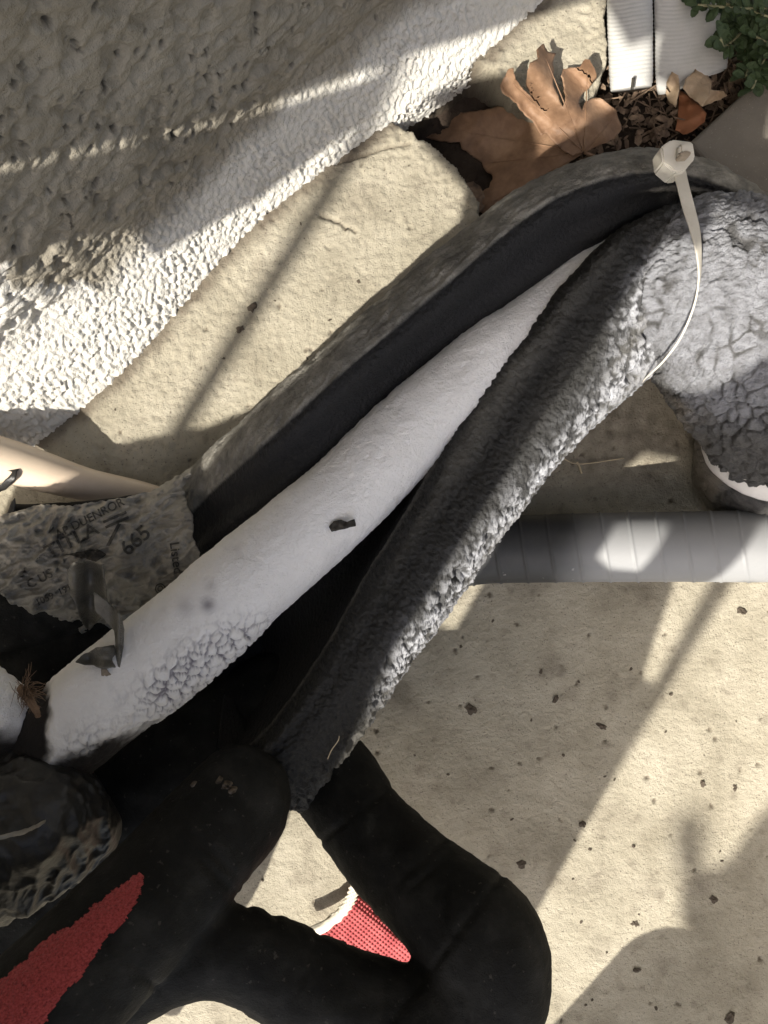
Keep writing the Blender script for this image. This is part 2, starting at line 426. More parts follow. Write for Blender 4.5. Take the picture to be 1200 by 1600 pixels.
pale = np.clip((1 - sstep(.028, .044, Hh + .010 * fbm(Q, 40, 3, 9))) * .92 + sstep(.02, .14, fbm(Q, 30, 4, 10) + .30 - 12 * np.clip(Hh - .07, 0, 1) - 10 * np.clip(A_ - .05, 0, 1)) * .9, 0, .95)  # paler foot coat, plus a left patch with sunlit brightness painted in
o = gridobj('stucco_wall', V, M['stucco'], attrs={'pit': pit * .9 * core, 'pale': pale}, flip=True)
tag(o, 'rough beige stucco wall filling the upper left', 'wall')

# ---- unseen eave and cooling unit, added to block sky light and deepen the shade
def boxmesh(name, pts, z0, z1, mat_, parent=None):
    bm_ = bmesh.new(); a_ = [bm_.verts.new((p[0], p[1], z0)) for p in pts]; b_ = [bm_.verts.new((p[0], p[1], z1)) for p in pts]
    bm_.faces.new(a_[::-1]); bm_.faces.new(b_)
    for i_ in range(4): bm_.faces.new([a_[i_], a_[(i_ + 1) % 4], b_[(i_ + 1) % 4], b_[i_]])
    bmesh.ops.recalc_face_normals(bm_, faces=bm_.faces); me_ = bpy.data.meshes.new(name); bm_.to_mesh(me_); bm_.free()
    return link(name, me_, mat_, parent)
ev = thing('sky_block_eave', 'unseen roof eave added over the stucco wall to block sky light', 'sky blocker', W0 + np.array([0, 0, 2.5]))  # unseen board added to cut sky light from above
boxmesh('sky_block_board', [W0 - 5 * WT - .1 * WN, W0 + 5 * WT - .1 * WN, W0 + 5 * WT + .18 * WN, W0 - 5 * WT + .18 * WN], 2.45, 2.60, M['grey_paint'], ev)
cu_ = thing('sky_block_unit', 'unseen cooling unit cabinet added right of the frame to block sky light', 'cooling unit', (.75, -.1, 0))  # unseen box added to cut sky light from the right
boxmesh('cabinet', [(.42, -.75), (1.2, -.75), (1.2, .30), (.42, .30)], .06, .82, M['grey_paint'], cu_)
boxmesh('base_pad', [(.38, -.80), (1.25, -.80), (1.25, .34), (.38, .34)], .004, .058, M['block'], cu_)

# ---- grey concrete block in the upper right corner
bl = thing('concrete_block', 'smooth grey concrete block edge in the upper right corner', 'block', P(1180, 220, 0))
bm = bmesh.new()
top = [P(1078, 222, .012), P(1330, -10, .012), P(1560, 250, .012), P(1290, 470, .012)]
vt = [bm.verts.new(p) for p in top]; vb = [bm.verts.new((p[0], p[1], -.05)) for p in top]
bm.faces.new(vt[::-1]); bm.faces.new(vb)
for i in range(4): bm.faces.new([vt[i], vt[(i + 1) % 4], vb[(i + 1) % 4], vb[i]])
bmesh.ops.recalc_face_normals(bm, faces=bm.faces)
bmesh.ops.bevel(bm, geom=list(bm.edges), offset=.0025, segments=3, affect='EDGES', profile=.5)
me = bpy.data.meshes.new('block_body'); bm.to_mesh(me); bm.free(); link('block_body', me, M['block'], bl)
#@@OBJECTS
# ================================================================== insulated line
# ---- frosted pipe
pipe_path = [(-30, 1290, .050, 70), (40, 1212, .074, 78), (95, 1155, .094, 82), (150, 1108, .100, 82), (225, 1045, .100, 79), (300, 985, .100, 77), (375, 918, .099, 74), (460, 845, .098, 71),
             (550, 765, .097, 68), (645, 672, .096, 65), (744, 585, .095, 62), (844, 508, .093, 58), (944, 430, .090, 54), (1030, 390, .085, 50)]
G, D, X, R = tube_grid(pipe_path, 560, 180)
px, py = proj(G)
bub = np.exp(-((px - 285) / 72) ** 2 - ((py - 1075) / 62) ** 2) + .8 * np.exp(-((px - 400) / 90) ** 2 - ((py - 1010) / 40) ** 2) \
    + .5 * np.exp(-((px - 120) / 60) ** 2 - ((py - 1160) / 40) ** 2)
side = sstep(-.25, .55, (D @ np.array([.66, -.75, 0])))
bub = np.clip(bub * 1.3, 0, 1) * side
Qw = G + .0012 * np.stack([fbm(G, 260, 2, 1), fbm(G, 260, 2, 2), fbm(G, 260, 2, 3)], -1)
F1, F2 = worley(Qw * 205, 5); e = F2 - F1
disp = .0006 * fbm(G, 110, 3, 10) + .0012 * fbm(G, 28, 2, 11) + .0005 * fbm(G, 420, 2, 12)
disp += bub * (.0021 * sstep(.0, .30, e) - .0011)
bare = sstep(1.0, 1.18, (px * -.10 + (py - 1135)) / 60 + .8 + .35 * fbm(G, 120, 3, 14)) * sstep(300, 270, px)
bare = np.maximum(sstep(84, 62, px + 12 * fbm(G, 130, 3, 15)), sstep(-8, 26, (py - (1172 + (px - 110) * -.35)) + 16 * fbm(G, 130, 3, 14)) * (px < 300))
spots = sum(a * np.exp(-(((px - x) ** 2 + (py - y) ** 2) / r ** 2)) for x, y, r, a in [(325, 945, 11, .75), (290, 948, 14, .3), (330, 915, 10, .25), (410, 1040, 9, .2)])
crack = np.clip(bub * sstep(.13, .02, e) * .9 + np.clip(spots, 0, .8) + .12 * sstep(.2, .5, fbm(G, 60, 3, 13)), 0, 1)
disp -= bare * .0022
fp = thing('frosted_pipe', 'white frost covered pipe lying inside the split black sleeve', 'pipe', P(550, 765, .08))
gridobj('frost_coat', G + D * disp[..., None], M['frost'], True, fp, {'crack': crack, 'bare': bare}, True, flip=False)

# ---- split foam sleeve, lofted through rails
rails = {
 'A': [(215, 835), (300, 735), (400, 645), (500, 555), (600, 470), (700, 385), (800, 310), (900, 262), (980, 246), (1050, 253), (1120, 274), (1190, 315), (1270, 380)],
 'B': [(255, 875), (318, 790), (412, 708), (512, 620), (603, 543), (694, 466), (775, 395), (860, 330), (940, 296), (1030, 279), (1108, 290), (1188, 331), (1262, 396)],
 'C': [(285, 925), (322, 866), (430, 782), (520, 705), (608, 618), (698, 543), (800, 470), (898, 396), (950, 366), (1040, 322), (1105, 322), (1180, 362), (1250, 430)],
 'D': [(330, 1225), (425, 1140), (508, 1025), (580, 902), (652, 785), (708, 683), (765, 595), (836, 505), (948, 376), (1046, 322), (1108, 330), (1180, 370), (1250, 440)],
 'E': [(415, 1240), (505, 1130), (600, 1012), (680, 905), (752, 815), (838, 715), (905, 610), (975, 500), (1045, 400), (1080, 350), (1120, 350), (1185, 390), (1255, 460)],
 'F': [(478, 1262), (556, 1158), (634, 1040), (702, 950), (785, 830), (875, 715), (952, 640), (1012, 588), (1080, 490), (1094, 400), (1125, 370), (1190, 410), (1260, 480)]}
zr = {'A': [.012, .032, .065] + [.085] * 6 + [.085, .085, .08, .07], 'B': [.02, .058, .102, .125, .125, .125, .125, .125, .125, .122, .115, .105, .09],
      'C': [.02, .055, .090, .098, .098, .098, .1, .104, .108, .10, .09, .08, .07],
      'D': [.095, .10, .104, .106, .108, .110, .112, .116, .120, .115, .085, .075, .065],
      'E': [.105, .112, .116, .118, .12, .12, .122, .124, .128, .125, .085, .075, .065], 'F': [.075, .08, .085, .086, .086, .086, .09, .092, .098, .10, .075, .065, .055]}
def railw(k): return np.array([P(a, b, z) for (a, b), z in zip(rails[k], zr[k])])
RA, RB, RC, RD, RE, RF = (railw(k) for k in 'ABCDEF')
mid = (RA + RF) / 2; mid[:, 2] = np.clip((RA[:, 2] + RF[:, 2]) / 2 - .056, .004, 1)
Ab = RA * .86 + mid * .14; Ab[:, 2] = mid[:, 2] + .016
Fb = RF * .80 + mid * .20; Fb[:, 2] = mid[:, 2] + .012
fl1 = RC * .70 + RD * .30; fl1[:, 2] = np.minimum(RC[:, 2], RD[:, 2]) - .032; fl1[9:, 2] += .022
fl2 = RC * .25 + RD * .75; fl2[:, 2] = np.minimum(RC[:, 2], RD[:, 2]) - .030; fl2[9:, 2] += .022
AB = (RA + RB) / 2; AB[:, 2] = RA[:, 2] + (RB[:, 2] - RA[:, 2]) * .72; AB[:, :2] += (RA - RB)[:, :2] * .10
EF = (RE + RF) / 2; EF[:, 2] = RF[:, 2] + (RE[:, 2] - RF[:, 2]) * .70; EF[:, :2] += (RF - RE)[:, :2] * .10
DE = (RD + RE) / 2; DE[:, 2] += .003
BC = (RB + RC) / 2; BC[:, 2] -= .002
order = [Ab, RA, AB, RB, BC, RC, fl1, fl2, RD, DE, RE, EF, RF, Fb, mid]
nu, nv = 640, 520
R_ = np.stack([catmull(r, nu) for r in order], 1)                       # nu x 15 x 3
G = np.stack([catmull(R_[i], nv, True) for i in range(nu)], 0)
N_ = grid_normals(G, True)
ctr = G.mean(1, keepdims=True)
if np.mean(np.einsum('ijk,ijk->ij', N_, G - ctr)) < 0: N_ = -N_
# distance of every vertex to rails, for wear
frac = np.zeros((nu, nv))
def near(r, w):
    rr = catmull(r, nu)[:, None]; return np.exp(-(np.linalg.norm(G - rr, axis=-1) / w) ** 2)
px, py = proj(G)
leftface = np.maximum(near(RC, .011), near(BC, .009)); inner = np.maximum(near(fl1, .024), near(fl2, .022))
rightflap = np.clip(near(DE, .012) + near(RD, .006) + near(RE, .007) + near(EF, .010) + near(RF, .010) + near(Fb, .014), 0, 1)
def mind(rs): return np.min([np.linalg.norm(G - catmull(r, nu)[:, None], axis=-1) for r in rs], axis=0)
fresh = sstep(.0, .002, mind([Ab, RA, AB]) - mind([RB, BC, RC, fl1, fl2, RD]) + .0010 * fbm(G, 160, 3, 18) - .0095)
fresh *= 1 - sstep(.25, .6, rightflap)
grit = rightflap
fresh[:14] = 1
alongB = near(RB, .004)
su = np.concatenate([[0], np.cumsum(np.linalg.norm(np.diff(G[:, 0], axis=0), axis=1))])[:, None] + 0 * px
tv = np.concatenate([np.zeros((nu, 1)), np.cumsum(np.linalg.norm(np.diff(G, axis=1), axis=2), axis=1)], 1)
sk = np.stack([su * .38 + tv * .25, tv - su * .12, 0 * su], -1)
wr = fbm(sk, 210, 4, 20, ridge=True)
Fa, Fb2 = worley(G * 300, 31); cell = Fb2 - Fa
Fc, Fd = worley(G * np.array([150, 150, 150]), 33); cell2 = Fd - Fc
disp = (1 - grit) * (1 - fresh) * (.0017 * wr + .0007 * fbm(sk, 520, 3, 21) + .0020 * fbm(G, 45, 3, 22)) + fresh * .0005 * fbm(G, 500, 2, 23)
side_ = np.clip(near(EF, .0085) + near(RF, .011) + near(Fb, .012) + near(RE, .007) * sstep(930, 1000, px), 0, 1)
sun_chalk = np.clip(side_ * (.75 + .5 * fbm(G, 160, 3, 28)), 0, 1) * sstep(560, 640, px)  # weathered outer edge, its colour paled to carry the sunlit strip
Wd, _w = worley((G + .004 * np.stack([fbm(G, 90, 2, 54), fbm(G, 90, 2, 55), fbm(G, 90, 2, 56)], -1)) * 78, 57)
dent = sstep(.42, .15, Wd + .25 * fbm(G, 240, 2, 58)) * sstep(-.05, .15, fbm(G, 45, 2, 59))
crust = sstep(-.10, .12, fbm(G, 300, 3, 95) + .5 * fbm(G, 110, 2, 96))
disp += side_ * (.0011 * fbm(G, 430, 2, 27) + .0010 * crust + .0008 * fbm(G, 180, 2, 29) - .0042 * dent)
sun_chalk = sun_chalk * (1 - .92 * dent) * (.12 + .88 * crust)
disp += grit * (.0011 * fbm(G, 480, 2, 24) + .0014 * fbm(G, 80, 3, 25) - .0006 * sstep(.2, 0, cell))
edge = near(RB, .0022) + near(RD, .0025)
disp += edge * .0012 * fbm(G, 420, 2, 26)
G = G + N_ * disp[..., None]
fs = thing('foam_sleeve', 'black foam pipe sleeve split open lengthwise around the frosted pipe', 'pipe insulation', P(650, 700, .03))
M['foam_sleeve'] = M['foam_skin']
gridobj('split_tube', G, M['foam_skin'], True, fs, {'fresh': fresh, 'grit': grit, 'sun_chalk': sun_chalk}, True)

tube('trough_floor', [(500, 1060, .010, 70), (400, 1130, .012, 96), (300, 1200, .014, 116), (200, 1270, .014, 128), (80, 1350, .014, 135), (-80, 1450, .014, 140)], M['foam_smooth'], 120, 70, fs, lambda g: .002 * fbm(g, 60, 3, 6))
# ---- bend of the sleeve, cracked outer face
bend_path = [(1046, 432, .095, 112), (1075, 442, .100, 138), (1115, 462, .101, 150), (1165, 515, .094, 152), (1200, 580, .082, 142), (1224, 628, .070, 130), (1234, 660, .058, 122)]
G, D, X, R = tube_grid(bend_path, 330, 400)
px, py = proj(G)
Fc, Fd = worley((G + .003 * np.stack([fbm(G, 70, 2, 51), fbm(G, 70, 2, 52), fbm(G, 70, 2, 53)], -1)) * np.array([150, 95, 120]), 43); c2 = Fd - Fc
Fe, Fg = worley(G * 420, 44); c3 = Fg - Fe
soft = sstep(600, 660, py)
disp = .0012 * fbm(G, 60, 3, 40) + .0012 * fbm(G, 300, 3, 41) - .0024 * sstep(.09, 0, c2 + .06 * fbm(G, 90, 2, 45)) * sstep(0, .2, fbm(G, 50, 2, 48)) - .0008 * sstep(.25, 0, c3) * (1 - .5 * soft)
disp += .0012 * fbm(G, 520, 2, 49)
lump = .0018 * sstep(.0, .4, c2) * soft
disp += lump
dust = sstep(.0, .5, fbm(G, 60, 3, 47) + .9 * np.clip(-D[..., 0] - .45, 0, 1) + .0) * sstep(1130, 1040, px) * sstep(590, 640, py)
gridobj('bend_tube', G + D * disp[..., None], M['foam_char'], True, fs, {'dust': dust, 'sun_chalk': np.clip(sstep(-.15, .55, D[..., 2] + .5 * fbm(G, 55, 3, 86)) * sstep(700, 600, py + 40 * fbm(G, 60, 2, 87)) * (1 - .9 * sstep(.15, .02, c2 + .10 * fbm(G, 220, 2, 90)) * sstep(-.12, .12, fbm(G, 70, 2, 89))) * (.62 + .9 * np.clip(fbm(G, 260, 3, 88) + .25, 0, .5)), 0, 1)}, True)  # up-facing side painted paler as sunlit, underside left dark as shaded
ring = tube('frost_ring', [(1230, 655, .058, 116), (1226, 682, .048, 117), (1220, 702, .040, 116)], M['band'], 20, 64, fs, lambda g: .0006 * fbm(g, 200, 3, 3))
lower = tube('lower_tube', [(1216, 690, .044, 120), (1210, 722, .028, 118), (1204, 755, .008, 114), (1200, 768, -.03, 110)], M['foam_char'], 80, 220, fs,
             lambda g: .0012 * fbm(g, 90, 3, 3) - .0014 * sstep(.12, 0, np.subtract(*worley(g * 150, 9)[::-1])), attrs={'dust': lambda g: sstep(1135, 1108, proj(g)[0] + 14 * fbm(g, 120, 2, 5)) * .7, 'sun_chalk': lambda g: 0 * g[..., 0]})
#@@DETAIL
# ================================================================== other lines and pipes
# ---- grey ribbed conduit
def rib(g):
    px_, py_ = proj(g)
    ph = (px_ + (py_ - 855) * -.16) / 43.0
    r = np.abs(((ph + .5) % 1) - .5)
    return .00045 * sstep(.09, .0, r) + .00012 * fbm(g, 40, 2, 4)
cd_ = thing('flexible_conduit', 'grey plastic flexible conduit crossing the slab to the right edge', 'conduit', P(960, 855, 0))
tube('conduit_tube', [(640, 905, .016, 50), (700, 872, .018, 51), (760, 860, .022, 52), (850, 857, .027, 53), (960, 855, .033, 54), (1080, 854, .040, 55), (1200, 853, .046, 56.5), (1420, 850, .052, 58)], M['conduit'], 700, 72, cd_, rib, attrs={'pale_end': lambda g: sstep(860, 960, proj(g)[0] + 30 * fbm(g, 40, 2, 5))})  # conduit colour turns paler from mid-length to the right end

# ---- cream pvc pipe rising to the left
pv = thing('plastic_pipe', 'slim beige plastic pipe rising to the left edge over the lit slab', 'pipe', P(200, 770, 0))
tube('pipe_tube', [(300, 800, .006, 20), (225, 775, .012, 21.5), (135, 757, .018, 26), (60, 735, .028, 32), (0, 718, .036, 36), (-120, 690, .05, 46)], M['pvc'], 60, 40, pv)
# torn tape hanging on it
tt = thing('torn_tape', 'torn dark tape scrap curled round the beige pipe', 'tape', P(15, 730, .14))
sheet('tape_scrap', [(-20, 708), (12, 707), (27, 716), (30, 732), (22, 750), (8, 765), (-20, 778), (-20, 768), (2, 757), (14, 744), (17, 736), (-2, 735), (-20, 732)],
      lambda x, y: .046 + .004 * np.sin(y / 9) - .0002 * np.abs(y - 735), M['tape'], 3, .0008, tt, jag=4, seed=3)
bs = thing('flat_cable', 'thin flat black cable end beneath the beige pipe', 'cable', P(60, 795, .10))
tube('cable_body', [(300, 770, .03, 9), (150, 790, .032, 9), (80, 796, .034, 10), (25, 798, .036, 10)], M['foam_smooth'], 40, 14, bs, lambda g: .0006 * fbm(g, 150, 2, 8))
sheet('torn_end', [(10, 805), (18, 784), (23, 778), (24, 790), (22, 803)], lambda x, y: .042 + 0 * x, M['tape'], 3, .0006, bs)

# ---- wrapped elbow at the left: foam, printed film, peeling strips
we = thing('wrapped_elbow', 'elbow of foam insulation at the left edge wrapped in grey printed film', 'pipe insulation', P(100, 900, .03))
tube('foam_core', [(290, 870, .022, 66), (240, 890, .020, 66), (150, 920, .020, 76), (60, 945, .020, 84), (-60, 960, .020, 88), (-160, 965, .020, 88)], M['foam_smooth'], 120, 90, we, lambda g: .0016 * fbm(g, 70, 3, 5))
tube('inner_core', [(230, 985, .018, 40), (150, 1000, .02, 56), (60, 1030, .022, 66), (-100, 1060, .022, 74)], M['foam_smooth'], 60, 50, we, lambda g: .0014 * fbm(g, 70, 3, 15))
def filmz(x, y):
    yc = 872 - .10 * x
    q = np.stack([(x * .94 - y * .34) * .55, x * .34 + y * .94, 0 * x], -1)
    base = .064 - .026 * ((y - yc) / 110) ** 2 + .012 * sstep(200, 300, x)
    wq = q + 9 * np.stack([fbm(q, .02, 2, 63), fbm(q, .02, 2, 64), 0 * x], -1)
    w1 = fbm(wq, .020, 2, 60, ridge=True); w2 = fbm(wq, .060, 2, 61, ridge=True); w3 = fbm(wq * np.array([.5, 1, 1]), .16, 2, 65, ridge=True)
    low = sstep(870, 960, y)
    return base + .015 * w1 * (.5 + .6 * low) + .0058 * w2 + .0020 * w3 + .0008 * fbm(wq * np.array([.35, 1, 1]), .30, 2, 66, ridge=True) - .005
FILM = [(-30, 812), (0, 806), (60, 788), (110, 790), (150, 784), (200, 776), (232, 770), (262, 752), (286, 738), (300, 729), (299, 742), (286, 760), (292, 790), (302, 812), (300, 840), (312, 862),
        (308, 880), (286, 905), (270, 922), (262, 940), (250, 946), (243, 938), (228, 950), (212, 962), (200, 985), (178, 985), (160, 975), (128, 990), (118, 972), (92, 968), (70, 960), (52, 962), (34, 948), (18, 944), (0, 925), (-30, 915)]
# a tear across the film
fm = sheet('printed_film', FILM, filmz, M['film'], 2.1, .0007, we, jag=5, seed=9)
TEAR = [(95, 868), (125, 862), (152, 858), (165, 866), (150, 878), (136, 874), (110, 868)]
sheet('film_tear', TEAR, lambda x, y: filmz(x, y) + .0012, M['bark'], 3, .0006, fm, jag=3)
def text_on(txt, x, y, size, ang, name, parent, zf, lift=.0011, squeeze=1.0):
    cu = bpy.data.curves.new(name, 'FONT'); cu.body = txt; cu.size = 1; cu.align_x = 'CENTER'; cu.align_y = 'CENTER'; cu.offset = .012
    ob = bpy.data.objects.new(name, cu); COL.objects.link(ob)
    bpy.context.view_layer.update()
    me = bpy.data.meshes.new_from_object(ob.evaluated_get(bpy.context.evaluated_depsgraph_get()))
    bpy.data.objects.remove(ob)
    bm = bmesh.new(); bm.from_mesh(me)
    bmesh.ops.triangulate(bm, faces=bm.faces)
    for _ in range(3):
        long = [e for e in bm.edges if e.calc_length() > .10]
        if not long: break
        bmesh.ops.subdivide_edges(bm, edges=long, cuts=1); bmesh.ops.triangulate(bm, faces=[f for f in bm.faces if len(f.verts) > 3])
    ca, sa = math.cos(ang), math.sin(ang)
    co = np.array([v.co[:] for v in bm.verts]); lx, ly = co[:, 0] * size * squeeze, co[:, 1] * size
    X_ = x + lx * ca - ly * sa; Y_ = y - lx * sa - ly * ca; Z_ = zf(X_, Y_) + lift
    for v, a_, b_, z_ in zip(bm.verts, X_, Y_, Z_): v.co = Vector([float(c) for c in P(a_, b_, z_)])
    bm.to_mesh(me); bm.free(); me.name = name
    return link(name, me, M['print'], parent)
text_on('AP DUENROR', 140, 810, 19, math.radians(27), 'printed_words', fm, filmz)
text_on('TITLA', 112, 845, 30, math.radians(27), 'printed_title', fm, filmz, squeeze=1.15)
text_on('/', 178, 836, 58, math.radians(-12), 'printed_slash', fm, filmz)
text_on('665', 212, 845, 33, math.radians(42), 'printed_number', fm, filmz, squeeze=1.05)
text_on('Listed', 275, 872, 21, math.radians(-82), 'printed_word', fm, filmz)
text_on('C US', 62, 905, 20, math.radians(28), 'printed_mark', fm, filmz)
text_on('1059  191', 84, 930, 15, math.radians(25), 'printed_code', fm, filmz)
text_on('©', 250, 921, 22, math.radians(-20), 'circled_mark', fm, filmz)
text_on('=', 182, 814, 40, math.radians(24), 'printed_bar', fm, filmz, squeeze=2)
sheet('peeled_flap', [(104, 892), (116, 880), (140, 876), (160, 882), (166, 925), (168, 950), (140, 985), (128, 975), (122, 955), (110, 925)], lambda x, y: .112 + .007 * np.sin((x - 100) / 9) + .0015 * np.sin(y / 6) - .00022 * (y - 880), M['film_dark'], 2.5, .0006, we, jag=4, seed=13)
sheet('curled_strip', [(146, 926), (165, 938), (186, 957), (194, 985), (192, 1010), (187, 1043), (178, 1038), (180, 1005), (178, 985), (160, 966), (148, 955)], lambda x, y: .128 - .0001 * (y - 930) + .010 * np.exp(-((x - 186) / 7) ** 2), M['film_dark'], 2.2, .0006, we, jag=1.5, seed=14)
text_on('©', 187, 1012, 11, math.radians(-70), 'strip_mark', we, lambda x, y: .128 - .0001 * (y - 930) + .010 * np.exp(-((x - 186) / 7) ** 2))
sheet('dark_tail', [(118, 1034), (128, 1024), (150, 1012), (178, 1008), (184, 1030), (180, 1043), (160, 1046), (148, 1040), (132, 1040)], lambda x, y: .126 + .003 * np.sin(x / 8) + .002 * np.sin(y / 5), M['film_dark'], 2.5, .0006, we, jag=3, seed=15)

# ---- second frosted fitting at the left edge
ff = thing('frosted_fitting', 'short frosted pipe fitting cut by the left edge', 'pipe fitting', P(-10, 1110, .07))
tube('frost_coat', [(-140, 1030, .10, 62), (-60, 1085, .105, 64), (-10, 1120, .105, 60), (26, 1152, .095, 50)], M['frost'], 140, 110, ff, lambda g: .0011 * fbm(g, 110, 3, 10) + .0008 * fbm(g, 380, 2, 12),
     attrs={'crack': lambda g: .25 * sstep(.0, .4, fbm(g, 90, 3, 5)), 'bare': lambda g: sstep(-10, 30, proj(g)[1] - 1135 + 14 * fbm(g, 120, 3, 7))})

# ---- crumpled tape wrapped joint at the left edge
tj = thing('taped_joint', 'crumpled shiny black tape around a joint at the lower left edge', 'tape', P(30, 1300, .04))
def crum(g):
    q = g * np.array([1.0, 1.0, 1.0])
    q = g @ np.array([[.8, .5, .2], [-.25, .55, .3], [.1, -.3, 1.0]]).T
    q = q + .006 * np.stack([fbm(g, 30, 2, 36), fbm(g, 30, 2, 37), 0 * g[..., 0]], -1)
    return .0052 * fbm(q, 42, 2, 30, ridge=True) + .0020 * fbm(q, 130, 2, 33, ridge=True) + .0005 * fbm(q, 330, 2, 34) + .004 * fbm(g, 26, 2, 35)
tube('tape_wrap', [(-180, 1330, .105, 118), (-80, 1312, .110, 120), (0, 1296, .112, 118), (60, 1290, .110, 104), (105, 1290, .104, 78), (138, 1292, .096, 44), (152, 1294, .09, 14)], M['tape'], 260, 220, tj, crum)
for k, (pts, w) in enumerate([([(-20, 1312), (20, 1304), (55, 1292), (88, 1272)], 4.0), ([(-20, 1230), (10, 1222), (28, 1212)], 6.0), ([(-20, 1380), (30, 1372), (80, 1350), (120, 1318)], 2.2), ([(-10, 1395), (40, 1390), (95, 1362)], 2.0)]):
    o = tube('tape_crease', [(x, y, .176 - .00045 * max(0, x) - .00002 * (y - 1290) ** 2 * .6, w * (.5 + .5 * math.sin(3.1 * (i + .6) / len(pts)))) for i, (x, y) in enumerate(pts)], M['film'], 40, 8, tj, lambda g: .0007 * fbm(g, 300, 2, 6), squash=.5)

# ---- gloved hand: thumb, bent index finger, and the rest of the hand below the frame
ss = thing('gloved_hand', 'hand in a black coated glove with red knit pulling the sleeve open', 'hand', P(200, 1500, .05))
sl_path = [(430, 1206, .100, 28), (414, 1218, .105, 58), (386, 1240, .113, 80), (330, 1302, .134, 88), (262, 1378, .156, 93), (190, 1452, .176, 98), (95, 1550, .196, 105), (0, 1645, .208, 112), (-100, 1740, .215, 122), (-190, 1830, .22, 140)]
index_path = [(452, 1140, .028, 44), (478, 1166, .038, 60), (520, 1216, .058, 68), (566, 1284, .082, 69), (626, 1352, .104, 74), (692, 1412, .124, 84), (744, 1462, .138, 96), (762, 1512, .142, 100), (728, 1576, .144, 98), (652, 1606, .145, 90), (570, 1584, .145, 82),
              (480, 1542, .147, 76), (400, 1498, .150, 68), (320, 1486, .154, 64), (200, 1530, .162, 68), (40, 1640, .18, 86), (-140, 1780, .20, 110)]
hand_tubes = [sl_path, index_path,
    [(-80, 1750, .20, 170), (-220, 1900, .20, 230), (-380, 2060, .20, 250), (-560, 2240, .20, 190), (-700, 2380, .20, 180)],
    [(40, 1930, .13, 40), (60, 1880, .16, 62), (20, 1830, .19, 76), (-120, 1880, .20, 110)],
    [(0, 2050, .13, 40), (20, 2000, .16, 62), (-30, 1960, .19, 76), (-180, 2000, .20, 110)],
    [(-60, 2160, .13, 36), (-40, 2110, .16, 54), (-90, 2070, .19, 66), (-240, 2100, .20, 100)]]
hv, hf, off = [], [], 0
for pth in hand_tubes:
    g_, _, _, _ = tube_grid(pth, 90, 40)
    n_, m_ = g_.shape[:2]; hv.append(np.vstack([g_.reshape(-1, 3), g_[0].mean(0), g_[-1].mean(0)]))
    i_ = np.arange(n_ - 1)[:, None]; j_ = np.arange(m_)[None]; j2_ = (j_ + 1) % m_
    q_ = np.stack([i_ * m_ + j_, (i_ + 1) * m_ + j_, (i_ + 1) * m_ + j2_, i_ * m_ + j2_], -1).reshape(-1, 4)
    jj = np.arange(m_); c_ = n_ * m_
    tri = np.vstack([q_[:, :3], q_[:, [0, 2, 3]], np.stack([0 * jj + c_, jj, (jj + 1) % m_], -1), np.stack([0 * jj + c_ + 1, (n_ - 1) * m_ + (jj + 1) % m_, (n_ - 1) * m_ + jj], -1)])
    hf.append(tri + off); off += len(hv[-1])
tmp = quads('glove_coating', np.vstack(hv), np.vstack(hf), M['foam_smooth'])
md = tmp.modifiers.new('skin', 'REMESH'); md.mode = 'VOXEL'; md.voxel_size = .0017; md.use_smooth_shade = True
sm_ = tmp.modifiers.new('soft', 'SMOOTH'); sm_.iterations = 6; sm_.factor = .5
bpy.context.view_layer.update()
me = bpy.data.meshes.new_from_object(tmp.evaluated_get(bpy.context.evaluated_depsgraph_get())); bpy.data.objects.remove(tmp)
nvt = len(me.vertices); co = np.empty(nvt * 3, np.float32); me.vertices.foreach_get('co', co); co = co.reshape(-1, 3)
nn = np.empty(nvt * 3, np.float32); me.vertices.foreach_get('normal', nn); nn = nn.reshape(-1, 3)
px, py = proj(co)
def crease(x, y, dx, dy, w):      # a fold across a finger at a joint
    return np.exp(-((((px - x) * dx + (py - y) * dy) / w) ** 2))
fold = sum(crease(x, y, dx, dy, w) * (np.hypot(px - x, py - y) < 150) for x, y, dx, dy, w in [(330, 1330, .7, -.7, 5), (316, 1346, .7, -.7, 4), (180, 1478, .7, -.7, 6), (640, 1362, .66, .75, 6), (655, 1378, .66, .75, 4), (470, 1530, .9, .35, 6), (700, 1480, .8, .6, 5), (720, 1530, 1, -.2, 5), (560, 1270, .6, .8, 5)])
wk = fbm(co.astype(float) @ np.array([[.8, .6, 0], [-.4, .5, .2], [0, .2, 1]]).T, 90, 3, 81, ridge=True)
co = co + nn * (.0014 * fbm(co, 45, 3, 82) + .0006 * wk - .0020 * np.clip(fold, 0, 1) * (.4 + fbm(co, 60, 2, 83)) + .00025 * fbm(co, 500, 2, 84))[:, None]
me.vertices.foreach_set('co', co.astype(np.float32).ravel()); me.update()
me.materials.clear(); link('glove_coating', me, M['foam_smooth'], ss)
G2, D2, _, _ = tube_grid(sl_path, 520, 300)
G2 = G2 + D2 * (.0012 * fbm(G2, 45, 3, 3) + .0003 * fbm(G2, 300, 2, 4) + .0012 + .0004 * fbm(G2, 900, 2, 5))[..., None]
px, py = proj(G2)
RED = [(222, 1358), (226, 1372), (222, 1395), (208, 1424), (192, 1448), (172, 1462), (160, 1478), (146, 1500), (126, 1530), (104, 1552), (80, 1584), (66, 1612), (-40, 1720), (-40, 1560), (-10, 1536), (28, 1508), (62, 1472), (78, 1462), (112, 1444), (142, 1416), (172, 1394), (196, 1376)]
jx = px + 8 * fbm(G2, 400, 3, 71) + 5 * fbm(G2, 1900, 2, 73); jy = py + 5 * fbm(G2, 400, 3, 72) + 5 * fbm(G2, 1900, 2, 74)
k = inpoly(jx, jy, RED) & (D2[..., 2] > .0)
n, m = px.shape
